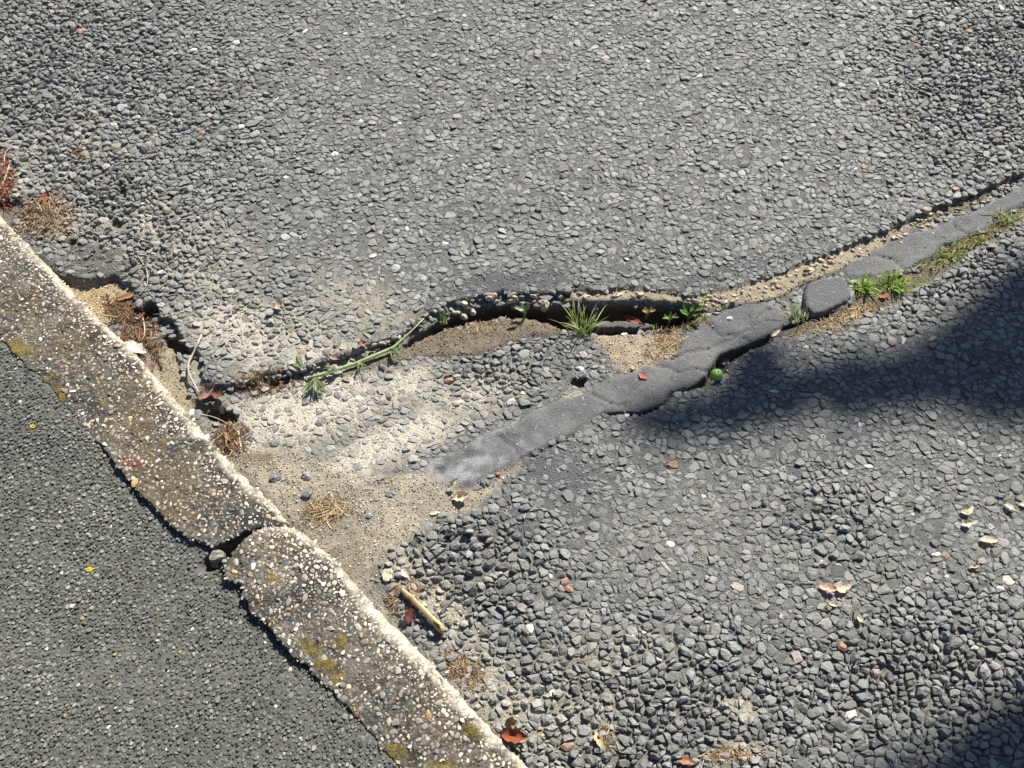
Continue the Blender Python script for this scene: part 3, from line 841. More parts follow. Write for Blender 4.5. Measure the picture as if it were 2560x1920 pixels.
# ------------------------------------------------------------------ broken road fabric: stones of the crack walls, lumps, loose stones
def rock(name, px, py, wpx, hpx, col, label=None, cat=None, group=None, parent=None, ang=0.0, lift=0.0, tall=0.6, seed=0, mat=M_PEB, K=9, smooth=False, z=None, sink=0.25):
    """angular stone, width and depth in photo pixels at its place"""
    rg = np.random.default_rng(seed * 7 + int(px) * 13 + int(py))
    p = at(px, py) if z is None else np.array([*gnd(px, py, z), z])
    s = (p[1] * CP + (CAM_H - p[2]) * SP) / FPX
    a = wpx * s * 0.5; b = hpx * s * 0.5
    an = (np.arange(K) + rg.uniform(-0.3, 0.3, K)) * 2 * np.pi / K
    R = np.array([[1.0] * K]) * rg.uniform(0.82, 1.1, (1, K))
    m = min(a, b) * 2 * tall
    rel = stone_verts(None, None, an[None], R, np.array([1.0]), rg.normal(0, 0.15, (1, 2)), np.array([rg.uniform(0.55, 0.7)]), np.array([rg.uniform(0.35, 0.6)]), np.array([0.3]), seed + 5)[0]
    x = rel[:, 0] * a; y = rel[:, 1] * b
    t = math.radians(ang)
    rel = np.stack([x * math.cos(t) - y * math.sin(t), x * math.sin(t) + y * math.cos(t), (rel[:, 2] - 0.0) * m * 0.75 - m * sink], -1)
    me = one_stone(name, rel, np.array(col, float), mat, smooth)
    q, t_ = stone_faces(K)
    return link(name, me, parent, (p[0], p[1], p[2] + lift), label, cat, group)


rg = np.random.default_rng(404)
TAN = [(0.36, 0.29, 0.19), (0.26, 0.22, 0.16), (0.42, 0.36, 0.26), (0.2, 0.175, 0.14), (0.14, 0.125, 0.11), (0.34, 0.25, 0.15)]
wall = []
for i in range(34):                           # ledge below the slab edge
    x = rg.uniform(1075, 1760)
    ex = np.interp(x, [p[0] for p in UPPER_EDGE[17:28]], [p[1] for p in UPPER_EDGE[17:28]])
    wall.append((x, ex + rg.uniform(6, 22), rg.uniform(8, 30) , rg.uniform(7, 18), TAN[rg.integers(0, 6)]))
for i in range(60):                           # smaller stones left along the closing crack
    x = rg.uniform(640, 1090)
    ex = np.interp(x, [p[0] for p in UPPER_EDGE[12:20]], [p[1] for p in UPPER_EDGE[12:20]])
    wall.append((x, ex + rg.uniform(2, 14), rg.uniform(8, 20), rg.uniform(7, 15), [(0.13, 0.13, 0.128), (0.16, 0.155, 0.15), (0.26, 0.22, 0.17)][rg.integers(0, 3)]))
for i in range(120):                          # exposed aggregate strip to the right
    x = rg.uniform(1765, 2555)
    ex = np.interp(x, [p[0] for p in UPPER_EDGE[27:]], [p[1] for p in UPPER_EDGE[27:]])
    cc = TAN[rg.integers(0, 6)] if x < 2330 else [(0.18, 0.15, 0.1), (0.12, 0.10, 0.07), (0.25, 0.2, 0.13)][rg.integers(0, 3)]
    wall.append((x, ex + rg.uniform(6, 34), rg.uniform(8, 22), rg.uniform(7, 15), cc))
for i, (x, y, w, h, cc) in enumerate(wall):
    rock('stone', x, y, w, h, np.array(cc) * rg.uniform(0.8, 1.15), parent=road, ang=rg.uniform(-40, 40), tall=rg.uniform(0.5, 0.9), seed=i, K=7)
for i, (x, y, w, h, cc, zz) in enumerate([(1362, 760, 24, 30, (0.40, 0.34, 0.24), -0.012), (1280, 748, 34, 14, (0.42, 0.33, 0.2), -0.008), (1240, 752, 20, 12, (0.3, 0.26, 0.2), -0.012),
                                          (1290, 764, 26, 12, (0.2, 0.18, 0.15), -0.022), (1460, 742, 40, 14, (0.48, 0.42, 0.3), -0.010), (1545, 738, 40, 16, (0.46, 0.4, 0.28), -0.010),
                                          (1603, 738, 18, 14, (0.45, 0.42, 0.36), -0.008), (1640, 744, 30, 10, (0.5, 0.45, 0.36), -0.008), (1720, 738, 30, 12, (0.42, 0.38, 0.3), -0.006),
                                          (1182, 778, 16, 18, (0.42, 0.39, 0.33), -0.016), (1160, 790, 20, 14, (0.3, 0.27, 0.22), -0.016), (1140, 780, 24, 10, (0.36, 0.3, 0.22), -0.012), (1495, 740, 16, 10, (0.4, 0.3, 0.2), -0.008), (1400, 742, 22, 12, (0.2, 0.17, 0.13), -0.01)]):
    rock('stone', x, y, w, h, cc, parent=road, ang=rg.uniform(-30, 30), tall=0.9, seed=500 + i, z=zz, sink=0.5)
# ledge inside the hole
# tar lump broken off the strip
def slab(name, poly, zt, zb, col, mat, label, cat, rnd=0.006, step=0.004, seed=0, parent=None):
    lo = poly.min(0) - 0.01; hi = poly.max(0) + 0.01
    X, Y = np.meshgrid(np.arange(lo[0], hi[0], step), np.arange(lo[1], hi[1], step))
    n1 = fbm(X, Y, 0.03, 3, 300 + seed); n2 = fbm(X, Y, 0.01, 2, 310 + seed)
    d = sdf(poly, X + 0.007 * n1, Y + 0.004 * n2, 0.03)
    t = np.clip(d / rnd, 0, 1)
    z = zt - 0.006 * (1 - np.sqrt(1 - (1 - t) ** 2)) + 0.0015 * n1 + 0.0007 * n2
    z = np.where(d < 0.001, zt - 0.006 - (zt - zb) * sstep(0.001, -0.004, d), z)
    ny, nx = X.shape; idx = np.arange(nx * ny).reshape(ny, nx)
    q = np.stack([idx[:-1, :-1], idx[:-1, 1:], idx[1:, 1:], idx[1:, :-1]], -1).reshape(-1, 4)
    q = q[0.25 * (d[:-1, :-1] + d[:-1, 1:] + d[1:, 1:] + d[1:, :-1]).ravel() > -0.005]
    u, inv = np.unique(q.ravel(), return_inverse=True)
    cen = np.array([*poly.mean(0), zb])
    VV = np.stack([X, Y, z], -1).reshape(-1, 3)[u] - cen
    return link(name, new_mesh(name, VV, [inv.reshape(-1, 4)], np.tile(np.array(col), (len(u), 1)), True, mat), parent, cen, label, cat)



slab('tarmac_lump', P_LUMP, 0.004, -0.02, C_TAR, M_TAR, 'squarish broken lump of dark tar beside the bright grass tuft', 'tarmac lump', rnd=0.008)

slab('ledge', G([(1455, 803), (1490, 793), (1540, 790), (1600, 793), (1640, 800), (1625, 812), (1580, 811), (1530, 808), (1480, 812)]), -0.017, -0.08, (0.13, 0.12, 0.105), M_ROAD, 'grey broken ledge inside the hole', None, rnd=0.004, step=0.003, seed=3, parent=road)
LOOSE = [(1823, 797, 18, 15, (0.5, 0.47, 0.43), 'small whitish pebble on the smooth tar strip'),
         (1808, 905, 40, 34, (0.13, 0.13, 0.10), 'grey green stone wedged in the crack above the green fruit'),
         (2312, 524, 22, 16, (0.34, 0.25, 0.18), 'pinkish pebble at the upper edge of the aggregate strip'),
         (2320, 536, 20, 10, (0.42, 0.37, 0.29), 'flat cream pebble just below the pinkish pebble'),
         (2316, 564, 17, 12, (0.45, 0.26, 0.08), 'orange pebble where the aggregate strip meets the tar'),
         (2322, 548, 20, 18, (0.20, 0.19, 0.13), 'olive grey pebble above the orange pebble'),
         (2252, 607, 12, 8, (0.55, 0.42, 0.2), 'tiny yellow stone alone on the tar strip'),
         (765, 1238, 36, 26, (0.12, 0.122, 0.13), 'dark slate coloured stone in sand beside the kerb'),
         (922, 1290, 22, 15, (0.16, 0.165, 0.17), 'round grey stone lying in the pale sand'),
         (770, 1190, 34, 24, (0.17, 0.17, 0.165), 'grey stone above the dark slate stone near the kerb'),
         (690, 1195, 28, 30, (0.13, 0.125, 0.125), 'dark lumpy stone at the kerb edge'),
         (980, 1236, 30, 20, (0.13, 0.14, 0.14), 'greenish grey flat stone half buried in sand'),
         (1335, 1803, 30, 24, (0.105, 0.112, 0.125), 'smooth blue grey stone beside the red curled leaf'),
         (542, 1390, 40, 32, (0.16, 0.15, 0.12), 'rounded mossy stone jammed in the kerb joint'),
         (533, 1412, 34, 18, (0.45, 0.38, 0.33), 'pinkish white flint at the kerb joint'),
         (622, 1352, 34, 26, (0.42, 0.25, 0.13), 'orange brown flint in the kerb joint'),
         (470, 1352, 56, 24, (0.05, 0.05, 0.05), 'black tarry fragment under the kerb end'),
         (1380, 1734, 20, 18, (0.62, 0.55, 0.48), 'white triangular chip on the rough road'),
         (1582, 1594, 22, 16, (0.55, 0.48, 0.42), 'cream chip amid coarse stones below centre'),
         (2342, 1388, 32, 17, (0.46, 0.42, 0.34), 'cream oblong pebble among grey chippings'),
         (2056, 1408, 30, 20, (0.42, 0.36, 0.31), 'pale pink angular chip in the lower road'),
         (2500, 1472, 22, 14, (0.7, 0.67, 0.6), 'white chip near the right edge of the road'),
         (1310, 1838, 0, 0, None, None),
         (1357, 1838, 15, 11, (0.45, 0.25, 0.12), 'small orange pebble right of the red leaf'),
         (695, 1057, 16, 14, (0.72, 0.68, 0.6), 'small white pebble on the sandy patch'),
         (1455, 935, 30, 22, (0.17, 0.172, 0.175), 'grey stone overhanging the small pit'),
         (1450, 922, 24, 16, (0.38, 0.37, 0.35), 'pale stone above the small pit'),
         (1160, 813, 20, 8, (0.6, 0.57, 0.5), None),
         (1560, 836, 18, 10, (0.62, 0.58, 0.52), 'white flint chip below the crack beside the grass'),
         (1580, 920, 14, 18, (0.36, 0.24, 0.15), 'small tan stone at the start of the broken tar'),
         (1245, 1185, 16, 12, (0.30, 0.11, 0.06), 'reddish brown chip at the lower edge of the tar tail')]
for i, (x, y, w, h, cc, lab) in enumerate(LOOSE):
    if cc is None or lab is None:
        continue
    rock('loose_stone', x, y, w, h, cc, label=lab, cat='stone', group='loose stones', ang=float(rg.uniform(-25, 25)), tall=0.6, seed=700 + i, K=10, smooth=False, sink=0.3)

# ------------------------------------------------------------------ plants, litter
def ribbon(pts, widths, side, fold=0.25, nrm=None):
    """blade: centre line with V cross-section -> verts (3 per ring), quads"""
    pts = np.asarray(pts, float); n = len(pts)
    side = np.asarray(side, float); side = side / np.linalg.norm(side)
    tan = np.gradient(pts, axis=0); tan /= np.linalg.norm(tan, axis=1, keepdims=True) + 1e-9
    s = side - (tan @ side)[:, None] * tan
    s /= np.linalg.norm(s, axis=1, keepdims=True) + 1e-9
    nn = np.cross(tan, s)
    w = np.asarray(widths, float)[:, None]
    Vv = np.stack([pts - s * w * 0.5 + nn * w * fold, pts, pts + s * w * 0.5 + nn * w * fold], 1).reshape(-1, 3)
    fs = []
    for i in range(n - 1):
        a = 3 * i; b = a + 3
        fs += [(a, a + 1, b + 1, b), (a + 1, a + 2, b + 2, b + 1)]
    return Vv, np.array(fs)


def tube(pts, rad, K=6, seed=0):
    pts = np.asarray(pts, float); n = len(pts)
    rad = np.broadcast_to(np.asarray(rad, float), (n,))
    tan = np.gradient(pts, axis=0); tan /= np.linalg.norm(tan, axis=1, keepdims=True) + 1e-9
    ref = np.array([0.3, 0.2, 1.0])
    s = np.cross(tan, ref); s /= np.linalg.norm(s, axis=1, keepdims=True) + 1e-9
    t = np.cross(tan, s)
    an = np.arange(K) * 2 * np.pi / K
    rg = np.random.default_rng(seed)
    rr = rad[:, None] * rg.uniform(0.88, 1.12, (n, K))
    Vv = (pts[:, None] + s[:, None] * (np.cos(an) * rr)[..., None] + t[:, None] * (np.sin(an) * rr)[..., None]).reshape(-1, 3)
    fs = []
    for i in range(n - 1):
        for k in range(K):
            fs.append((i * K + k, i * K + (k + 1) % K, (i + 1) * K + (k + 1) % K, (i + 1) * K + k))
    m = len(Vv)
    Vv = np.vstack([Vv, pts[0], pts[-1]])
    tr = [(m, (k + 1) % K, k) for k in range(K)] + [(m + 1, (n - 1) * K + k, (n - 1) * K + (k + 1) % K) for k in range(K)]
    return Vv, np.array(fs), np.array(tr)


def px2m(p):
    return (p[1] * CP + (CAM_H - p[2]) * SP) / FPX


def empty(name, loc, label, cat, group=None):
    return link(name, None, None, tuple(loc), label, cat, group)


def tuft(px, py, n, lpx, label, col, seed, spread=1.0, wpx=3.2, dead=0.1, droop=0.6, bias=(0, 0.4), base=6, lift=0.0, z=None):
    rg = np.random.default_rng(seed)
    p = at(px, py, lift) if z is None else np.array([*gnd(px, py, z), z])
    s = px2m(p)
    root = empty('grass_tuft', p, label, 'grass tuft', 'grass tufts growing in the cracks')
    for i in range(n):
        a = rg.uniform(0, 2 * np.pi); L = lpx * s * rg.uniform(0.55, 1.15)
        lean = rg.uniform(0.15, 1.0) * spread
        d = np.array([math.cos(a) * lean + bias[0], math.sin(a) * lean + bias[1], 0.0])
        b = np.array([rg.normal(0, base * s), rg.normal(0, base * s * 0.7), -0.003])
        t = np.linspace(0, 1, 7)
        dr = droop * rg.uniform(0.4, 1.3)
        up = np.clip(1.15 - 0.45 * np.linalg.norm(d), 0.25, 1.1)
        pts = b + np.outer(t * L, d * 0.75) + np.outer(t ** 2 * L, d * 0.35) + np.outer(L * (t * up - 0.55 * dr * t ** 2.4), [0, 0, 1])
        pts[:, 2] = np.maximum(pts[:, 2], -0.003 + 0.006 * t)
        w = wpx * s * np.array([0.8, 1, 1, 0.95, 0.75, 0.45, 0.06]) * rg.uniform(0.7, 1.2)
        side = np.cross(d + [0, 0, 0.3], [0, 0, 1.0])
        if np.linalg.norm(side) < 1e-6: side = np.array([1.0, 0, 0])
        v, fq = ribbon(pts, w, side, 0.2)
        c = np.array(col) * rg.uniform(0.7, 1.3) * (1 + rg.normal(0, 0.06, 3))
        if rg.random() < dead: c = np.array([0.42, 0.36, 0.22])
        cc = np.outer(np.repeat(1 + 0.35 * t, 3), c)
        link('blade', new_mesh('blade', v, [fq], np.clip(cc, 0, 0.9), True, M_GREEN), root)
    return root


GR1 = (0.20, 0.26, 0.07)
tuft(1455, 832, 52, 88, 'arching fresh green grass tuft in the middle of the wide crack', GR1, 1, 0.85, 2.3, 0.15, 0.9, (0.0, 0.40), 12, z=-0.014)
tuft(1112, 806, 12, 40, 'tiny grass tuft at the left end of the wide crack', (0.12, 0.22, 0.05), 2, 0.35, 2.4, 0.1, 0.3, (0, 0.5), 5, z=-0.012)
tuft(2165, 726, 46, 48, 'left half of the lush bright green grass clump below the tar strip', (0.22, 0.31, 0.05), 3, 0.9, 4.5, 0.04, 0.6, (-0.05, 0.1), 14)
tuft(2228, 712, 52, 50, 'right half of the lush bright green grass clump below the tar strip', (0.22, 0.32, 0.05), 4, 0.9, 4.5, 0.06, 0.6, (0.05, 0.15), 18)
tuft(1995, 800, 42, 52, 'small wiry grass tuft at the tip of the tar strip', (0.15, 0.22, 0.06), 5, 0.7, 2.6, 0.3, 0.5, (-0.1, 0.35), 13)
tuft(2368, 640, 34, 34, 'low grass patch beside the middle of the narrow tar strip', (0.17, 0.23, 0.045), 6, 1.0, 3.4, 0.15, 0.7, (0, 0.1), 20)
tuft(2330, 655, 20, 26, 'sparse low grass left of the low grass patch', (0.16, 0.2, 0.05), 12, 1.0, 3.0, 0.25, 0.7, (0, 0.1), 14)
tuft(2440, 592, 34, 34, 'low yellowish grass patch in the moss strip', (0.19, 0.23, 0.05), 7, 1.0, 3.2, 0.2, 0.7, (0, 0.1), 20)
tuft(2400, 612, 22, 26, 'thin grass sprigs between the two low grass patches', (0.16, 0.21, 0.05), 13, 1.0, 3.0, 0.2, 0.7, (0, 0.1), 16)
tuft(2512, 555, 40, 42, 'grass patch nearest the right edge along the tar strip', (0.21, 0.25, 0.05), 8, 1.0, 3.4, 0.2, 0.7, (0, 0.1), 18)
tuft(2300, 668, 16, 26, 'tiny grass sprig just above the bright green clump', (0.15, 0.2, 0.05), 9, 1.0, 3.0, 0.2, 0.7, (0, 0.1), 12)
tuft(1688, 984, 22, 16, 'short dark moss-like sprig on the lower edge of the tar strip', (0.09, 0.12, 0.02), 10, 1.1, 2.2, 0.1, 0.8, (0, 0.1), 10)
tuft(632, 952, 20, 26, 'thin sprig of grass at the left tail of the crack', (0.17, 0.2, 0.06), 11, 1.0, 2.4, 0.45, 0.7, (0, 0.1), 14)


def leafmesh(L, W, col, curl=0.2, fold=0.2, seed=0, lobes=0, nseg=9, mat=None, twist=0.0, thick=0.0):
    """leaf along +x from the origin, curled about y, with a midrib"""
    rg = np.random.default_rng(seed)
    curl *= 0.5; fold *= 0.55
    t = np.linspace(0, 1, nseg)
    wl = 1 + rg.normal(0, 0.16, nseg); wr = 1 + rg.normal(0, 0.16, nseg)
    w = np.sin(np.pi * np.clip(t * 0.96 + 0.03, 0, 1) ** 0.8) * W * 0.5
    if lobes:
        w = w * (0.72 + 0.34 * np.abs(np.sin(t * np.pi * lobes)))
    rows = []
    for i in range(nseg):
        th = curl * t[i] * 2.2
        x = L * (math.sin(th) / th * t[i] if th > 1e-4 else t[i]); z = L * t[i] * (1 - math.cos(th)) / (th + 1e-6) if th > 1e-4 else 0
        for j, k in enumerate((-1, -0.55, 0, 0.55, 1)):
            rows.append((x + rg.normal(0, 0.015) * L, w[i] * k * (wl[i] if k < 0 else wr[i]), z + abs(k) ** 1.5 * w[i] * fold * 2 + rg.normal(0, 0.05) * W + twist * t[i] * w[i] * k))
    Vv = np.array(rows); fs = []
    for i in range(nseg - 1):
        for j in range(4):
            a = i * 5 + j
            fs.append((a, a + 5, a + 6, a + 1))
    cc = np.array(col)[None] * rg.uniform(0.75, 1.2, (len(Vv), 1))
    return new_mesh('leaf', Vv, [np.array(fs)], np.clip(cc, 0, 0.9), True, mat or M_DRY)


def leaf(name, px, py, lpx, wpx, col, ang, label, cat='leaf', curl=0.3, fold=0.3, seed=0, lobes=0, mat=None, lift=0.002, pitch=0.0, roll=0.0, group='fallen leaves and litter', twist=0.0):
    p = at(px, py); s = px2m(p)
    me = leafmesh(lpx * s, wpx * s, col, curl, fold, seed, lobes, 9, mat, twist)
    o = link(name, me, None, (p[0], p[1], p[2] + lift), label, cat, group)
    o.rotation_euler = (math.radians(roll), math.radians(pitch), math.radians(ang))
    return o


RED = (0.24, 0.07, 0.03); BRN = (0.20, 0.11, 0.06); PNK = (0.32, 0.2, 0.15); CRM = (0.62, 0.52, 0.36); PUR = (0.13, 0.045, 0.045)
leaf('dead_leaf', 1255, 1836, 70, 34, RED, -8, 'red brown curled dead leaf at the foot of the kerb', curl=0.55, fold=0.7, seed=1, lift=0.004)
leaf('dead_leaf', 1268, 1822, 40, 24, (0.36, 0.17, 0.08), 62, 'orange brown leaf standing against the red curled leaf', curl=0.5, fold=0.5, seed=2, pitch=-25, lift=0.006)
leaf('dead_leaf', 1022, 1560, 46, 28, PUR, 75, 'dark purple folded leaf below the stick', curl=0.4, fold=0.9, seed=3, lift=0.003)
leaf('dead_leaf', 1490, 1830, 42, 20, (0.5, 0.36, 0.18), -75, 'straw coloured curled leaf in the coarse chippings', curl=0.5, fold=0.6, seed=4, lift=0.004)
leaf('dead_leaf', 500, 1000, 66, 34, PNK, 38, 'pinkish brown crumpled leaf at the gap by the kerb', curl=0.5, fold=0.55, seed=5, lift=0.004, pitch=-12)
leaf('dead_leaf', 530, 985, 44, 26, (0.16, 0.08, 0.05), -18, 'dark brown leaf beside the pinkish crumpled leaf', curl=0.6, fold=0.5, seed=6, lift=0.004)
leaf('dead_leaf', 330, 808, 40, 16, (0.30, 0.13, 0.07), 40, 'rusty leaf strip on the gravelly sand', curl=0.3, fold=0.4, seed=7, lift=0.003)
leaf('dead_leaf', 345, 850, 26, 20, (0.34, 0.12, 0.07), 60, 'small red leaf scrap in the gutter', curl=0.4, fold=0.5, seed=8, lift=0.003)
leaf('dead_leaf', 300, 752, 62, 15, (0.3, 0.17, 0.09), 24, 'long brown leaf strip beside the dark hole', curl=0.3, fold=0.4, seed=9, lift=0.004)
leaf('dead_leaf', 590, 1085, 40, 14, (0.34, 0.16, 0.10), -70, 'narrow reddish leaf in the gutter below the hole', curl=0.4, fold=0.5, seed=10, lift=0.003)
leaf('dead_leaf', 562, 1075, 46, 15, (0.25, 0.09, 0.05), -55, 'dark red leaf strip along the kerb edge', curl=0.4, fold=0.5, seed=11, lift=0.003)
leaf('dead_leaf', 380, 905, 34, 22, (0.23, 0.13, 0.11), -80, 'mauve brown leaf against the kerb beside the pale flake', curl=0.2, fold=0.3, seed=12, lift=0.004)
leaf('dead_leaf', 825, 893, 30, 12, (0.33, 0.2, 0.16), -25, 'small pink brown leaf under the slab edge', curl=0.4, fold=0.5, seed=13, lift=0.004)
leaf('dead_leaf', 895, 868, 26, 20, (0.42, 0.22, 0.14), 20, 'crumpled orange pink leaf scrap in the crack tail', curl=0.7, fold=0.6, seed=14, lift=0.004)
leaf('dead_leaf', 1555, 808, 50, 16, (0.28, 0.07, 0.05), -32, 'red dead leaf hanging over the dark hole', curl=0.4, fold=0.6, seed=15, lift=0.03)
leaf('petal', 1598, 934, 26, 15, (0.36, 0.13, 0.10), -48, 'dull red petal lying on the tar strip', 'petal', curl=0.15, fold=0.3, seed=16, lift=0.003)
leaf('seed_husk', 1118, 1228, 44, 16, CRM, 42, 'upright cream husk at the end of the tar tail', 'husk', curl=0.3, fold=0.7, seed=17, lift=0.004, pitch=-20)
leaf('seed_husk', 1132, 1248, 46, 24, (0.68, 0.55, 0.36), 8, 'folded cream husk with a brown hollow on the sand', 'husk', curl=0.7, fold=0.8, seed=18, lift=0.003)
leaf('seed_husk', 1075, 1285, 30, 10, CRM, 10, 'thin cream flake on the sand left of the husks', 'husk', curl=0.2, fold=0.3, seed=19, lift=0.002)
leaf('seed_husk', 2400, 1282, 34, 24, CRM, 20, 'cream husk, upper one of the close pair at right', 'husk', curl=0.6, fold=0.7, seed=20, lift=0.004)
leaf('seed_husk', 2402, 1312, 28, 18, (0.66, 0.56, 0.4), 5, 'cream husk, lower one of the close pair at right', 'husk', curl=0.5, fold=0.6, seed=21, lift=0.004)
leaf('seed_husk', 2508, 1262, 32, 14, CRM, -40, 'small bowed cream husk above the right pair', 'husk', curl=0.6, fold=0.5, seed=22, lift=0.004)
leaf('seed_husk', 2548, 1264, 24, 18, (0.62, 0.55, 0.38), 10, 'cream scrap cut by the right edge of the picture', 'husk', curl=0.4, fold=0.4, seed=23, lift=0.004)
leaf('seed_husk', 2445, 1350, 50, 18, (0.55, 0.45, 0.33), -5, 'flat tan husk with dark shade below the right pair', 'husk', curl=0.2, fold=0.4, seed=24, lift=0.006)
leaf('seed_husk', 2046, 1466, 44, 24, (0.5, 0.36, 0.26), -15, 'pinkish husk in the sandy pocket of the lower road', 'husk', curl=0.5, fold=0.5, seed=25, lift=0.004, lobes=3)
leaf('seed_husk', 2078, 1472, 50, 26, (0.6, 0.48, 0.34), 5, 'ragged cream husk in the sandy pocket of the lower road', 'husk', curl=0.4, fold=0.5, seed=26, lift=0.004, lobes=3)
leaf('seed_husk', 2070, 1508, 24, 12, (0.58, 0.45, 0.32), -20, 'small cream flake below the sandy pocket', 'husk', curl=0.3, fold=0.4, seed=27, lift=0.004)
leaf('seed_husk', 2140, 1540, 22, 14, (0.6, 0.5, 0.32), -60, 'small upright cream flake further below the sandy pocket', 'husk', curl=0.5, fold=0.6, seed=28, lift=0.004)
leaf('seed_husk', 2420, 1418, 28, 10, (0.5, 0.4, 0.25), 4, 'thin tan strip right of the lower road', 'husk', curl=0.2, fold=0.4, seed=29, lift=0.004)
leaf('seed_husk', 962, 1452, 34, 28, (0.6, 0.54, 0.38), 60, 'pale papery scrap above the stick', 'husk', curl=0.2, fold=0.2, seed=30, lift=0.004)
leaf('seed_husk', 1006, 1422, 34, 22, (0.5, 0.38, 0.3), -50, 'pinkish scrap between stick and coarse stones', 'husk', curl=0.4, fold=0.6, seed=31, lift=0.003)
leaf('dead_leaf', 1690, 1895, 50, 20, (0.34, 0.16, 0.09), -15, 'brown leaf scrap at the very bottom of the lower road', curl=0.4, fold=0.4, seed=32, lift=0.003)
leaf('dead_leaf', 1925, 848, 30, 12, (0.6, 0.5, 0.4), 38, 'cream leaf scrap in the crack below the tar strip', curl=0.3, fold=0.5, seed=33, lift=0.012)
leaf('dead_leaf', 2198, 746, 26, 18, (0.3, 0.13, 0.07), 30, 'rusty leaf scrap under the bright grass clump', curl=0.4, fold=0.5, seed=34, lift=0.004)
leaf('dead_leaf', 685, 770, 34, 24, (0.46, 0.38, 0.27), 14, 'tan leaf flake casting a shadow on the sandy chippings', curl=0.4, fold=0.4, seed=35, lift=0.004, pitch=-14)
leaf('dead_leaf', 115, 510, 32, 22, (0.28, 0.11, 0.06), 80, 'rusty curled leaf on the brown debris at left', curl=0.7, fold=0.5, seed=36, lift=0.006)
leaf('lichen_fleck', 214, 1424, 26, 12, (0.6, 0.36, 0.02), 5, 'bright orange yellow fleck on the footway', 'lichen', curl=0.0, fold=0.15, seed=37, lift=0.0015, lobes=3, group='yellow flecks on the footway')
leaf('lichen_fleck', 76, 1064, 20, 10, (0.55, 0.4, 0.03), -15, 'small yellow fleck near the left edge of the footway', 'lichen', curl=0.0, fold=0.15, seed=38, lift=0.0015, lobes=3, group='yellow flecks on the footway')
# pale flake jutting from the kerb edge
leaf('leaf_flake', 318, 862, 72, 30, (0.72, 0.66, 0.52), -28, 'bright cream leaf lying along the kerb edge', 'leaf', curl=0.12, fold=0.25, seed=39, lift=0.012)
# green leaves in the hole
def seedling(px, py, leaves, label, seed, z=None, lift=0.0):
    p = at(px, py, lift)
    if z is not None:
        p = np.array([*gnd(px, py, z), z])
    s = px2m(p)
    root = empty('weed', p, label, 'weed', 'broad leaved weeds in the crack')
    for i, (dx, dy, L, W, ang, pitch, col) in enumerate(leaves):
        me = leafmesh(L * s * 0.82, W * s * 0.8, col, 0.5, 0.4, seed + i, 2, 9, M_GREEN)
        o = link('leaf', me, root, (dx * s, -dy * s, 0.012 + 0.004 * i))
        o.rotation_euler = (0, math.radians(pitch), math.radians(ang))
        pts = np.array([[0, 0, -0.02], [dx * s * 0.5, -dy * s * 0.5, 0.004], [dx * s, -dy * s, 0.012 + 0.004 * i]])
        v, q, t = tube(pts, 0.0009, 5)
        link('stem', new_mesh('stem', v, [q, t], np.tile(np.array([0.2, 0.24, 0.08]), (len(v), 1)), True, M_GREEN), root)
    return root


PG = (0.32, 0.37, 0.20); DG = (0.10, 0.20, 0.035); MG = (0.15, 0.23, 0.05)
seedling(1312, 790, [(0, 0, 34, 16, 150, -18, PG), (0, 0, 30, 14, 118, -25, PG), (4, 0, 32, 14, 78, -30, (0.22, 0.3, 0.12)), (-4, 0, 30, 13, 175, -8, PG)], 'pale green lobed seedling on the soil lip of the crack', 50, z=-0.010)
seedling(1722, 795, [(0, 0, 40, 16, 165, -10, DG), (6, 2, 40, 15, -30, -5, DG), (0, -4, 34, 14, 60, -15, MG), (-10, 0, 30, 13, 120, -18, DG), (10, -2, 36, 14, 20, -4, DG)], 'dark green broad leaved weed at the right end of the crack', 60, z=-0.016)
seedling(1672, 806, [(0, 0, 26, 11, 150, -15, MG), (2, 0, 26, 10, 40, -15, MG), (0, 3, 24, 10, 95, -25, MG), (-4, 2, 26, 9, 200, -4, MG), (3, 3, 22, 9, -20, -5, MG)], 'small toothed green weed in the crack left of the broad leaved weed', 70, z=-0.018)
seedling(1616, 790, [(0, 0, 22, 16, 120, -20, (0.40, 0.30, 0.09)), (3, 0, 20, 14, 50, -20, (0.42, 0.31, 0.1)), (-3, 2, 18, 13, 180, -15, (0.36, 0.26, 0.08)), (4, 3, 20, 12, 0, -10, (0.35, 0.25, 0.1))], 'yellowed withered weed head over the dark hole', 80, z=-0.014)
seedling(1755, 756, [(0, 0, 24, 10, 10, -10, (0.36, 0.33, 0.05)), (0, 0, 22, 9, 165, -10, (0.3, 0.32, 0.06))], 'yellow green sprig at the slab edge above the weeds', 90, z=-0.006)

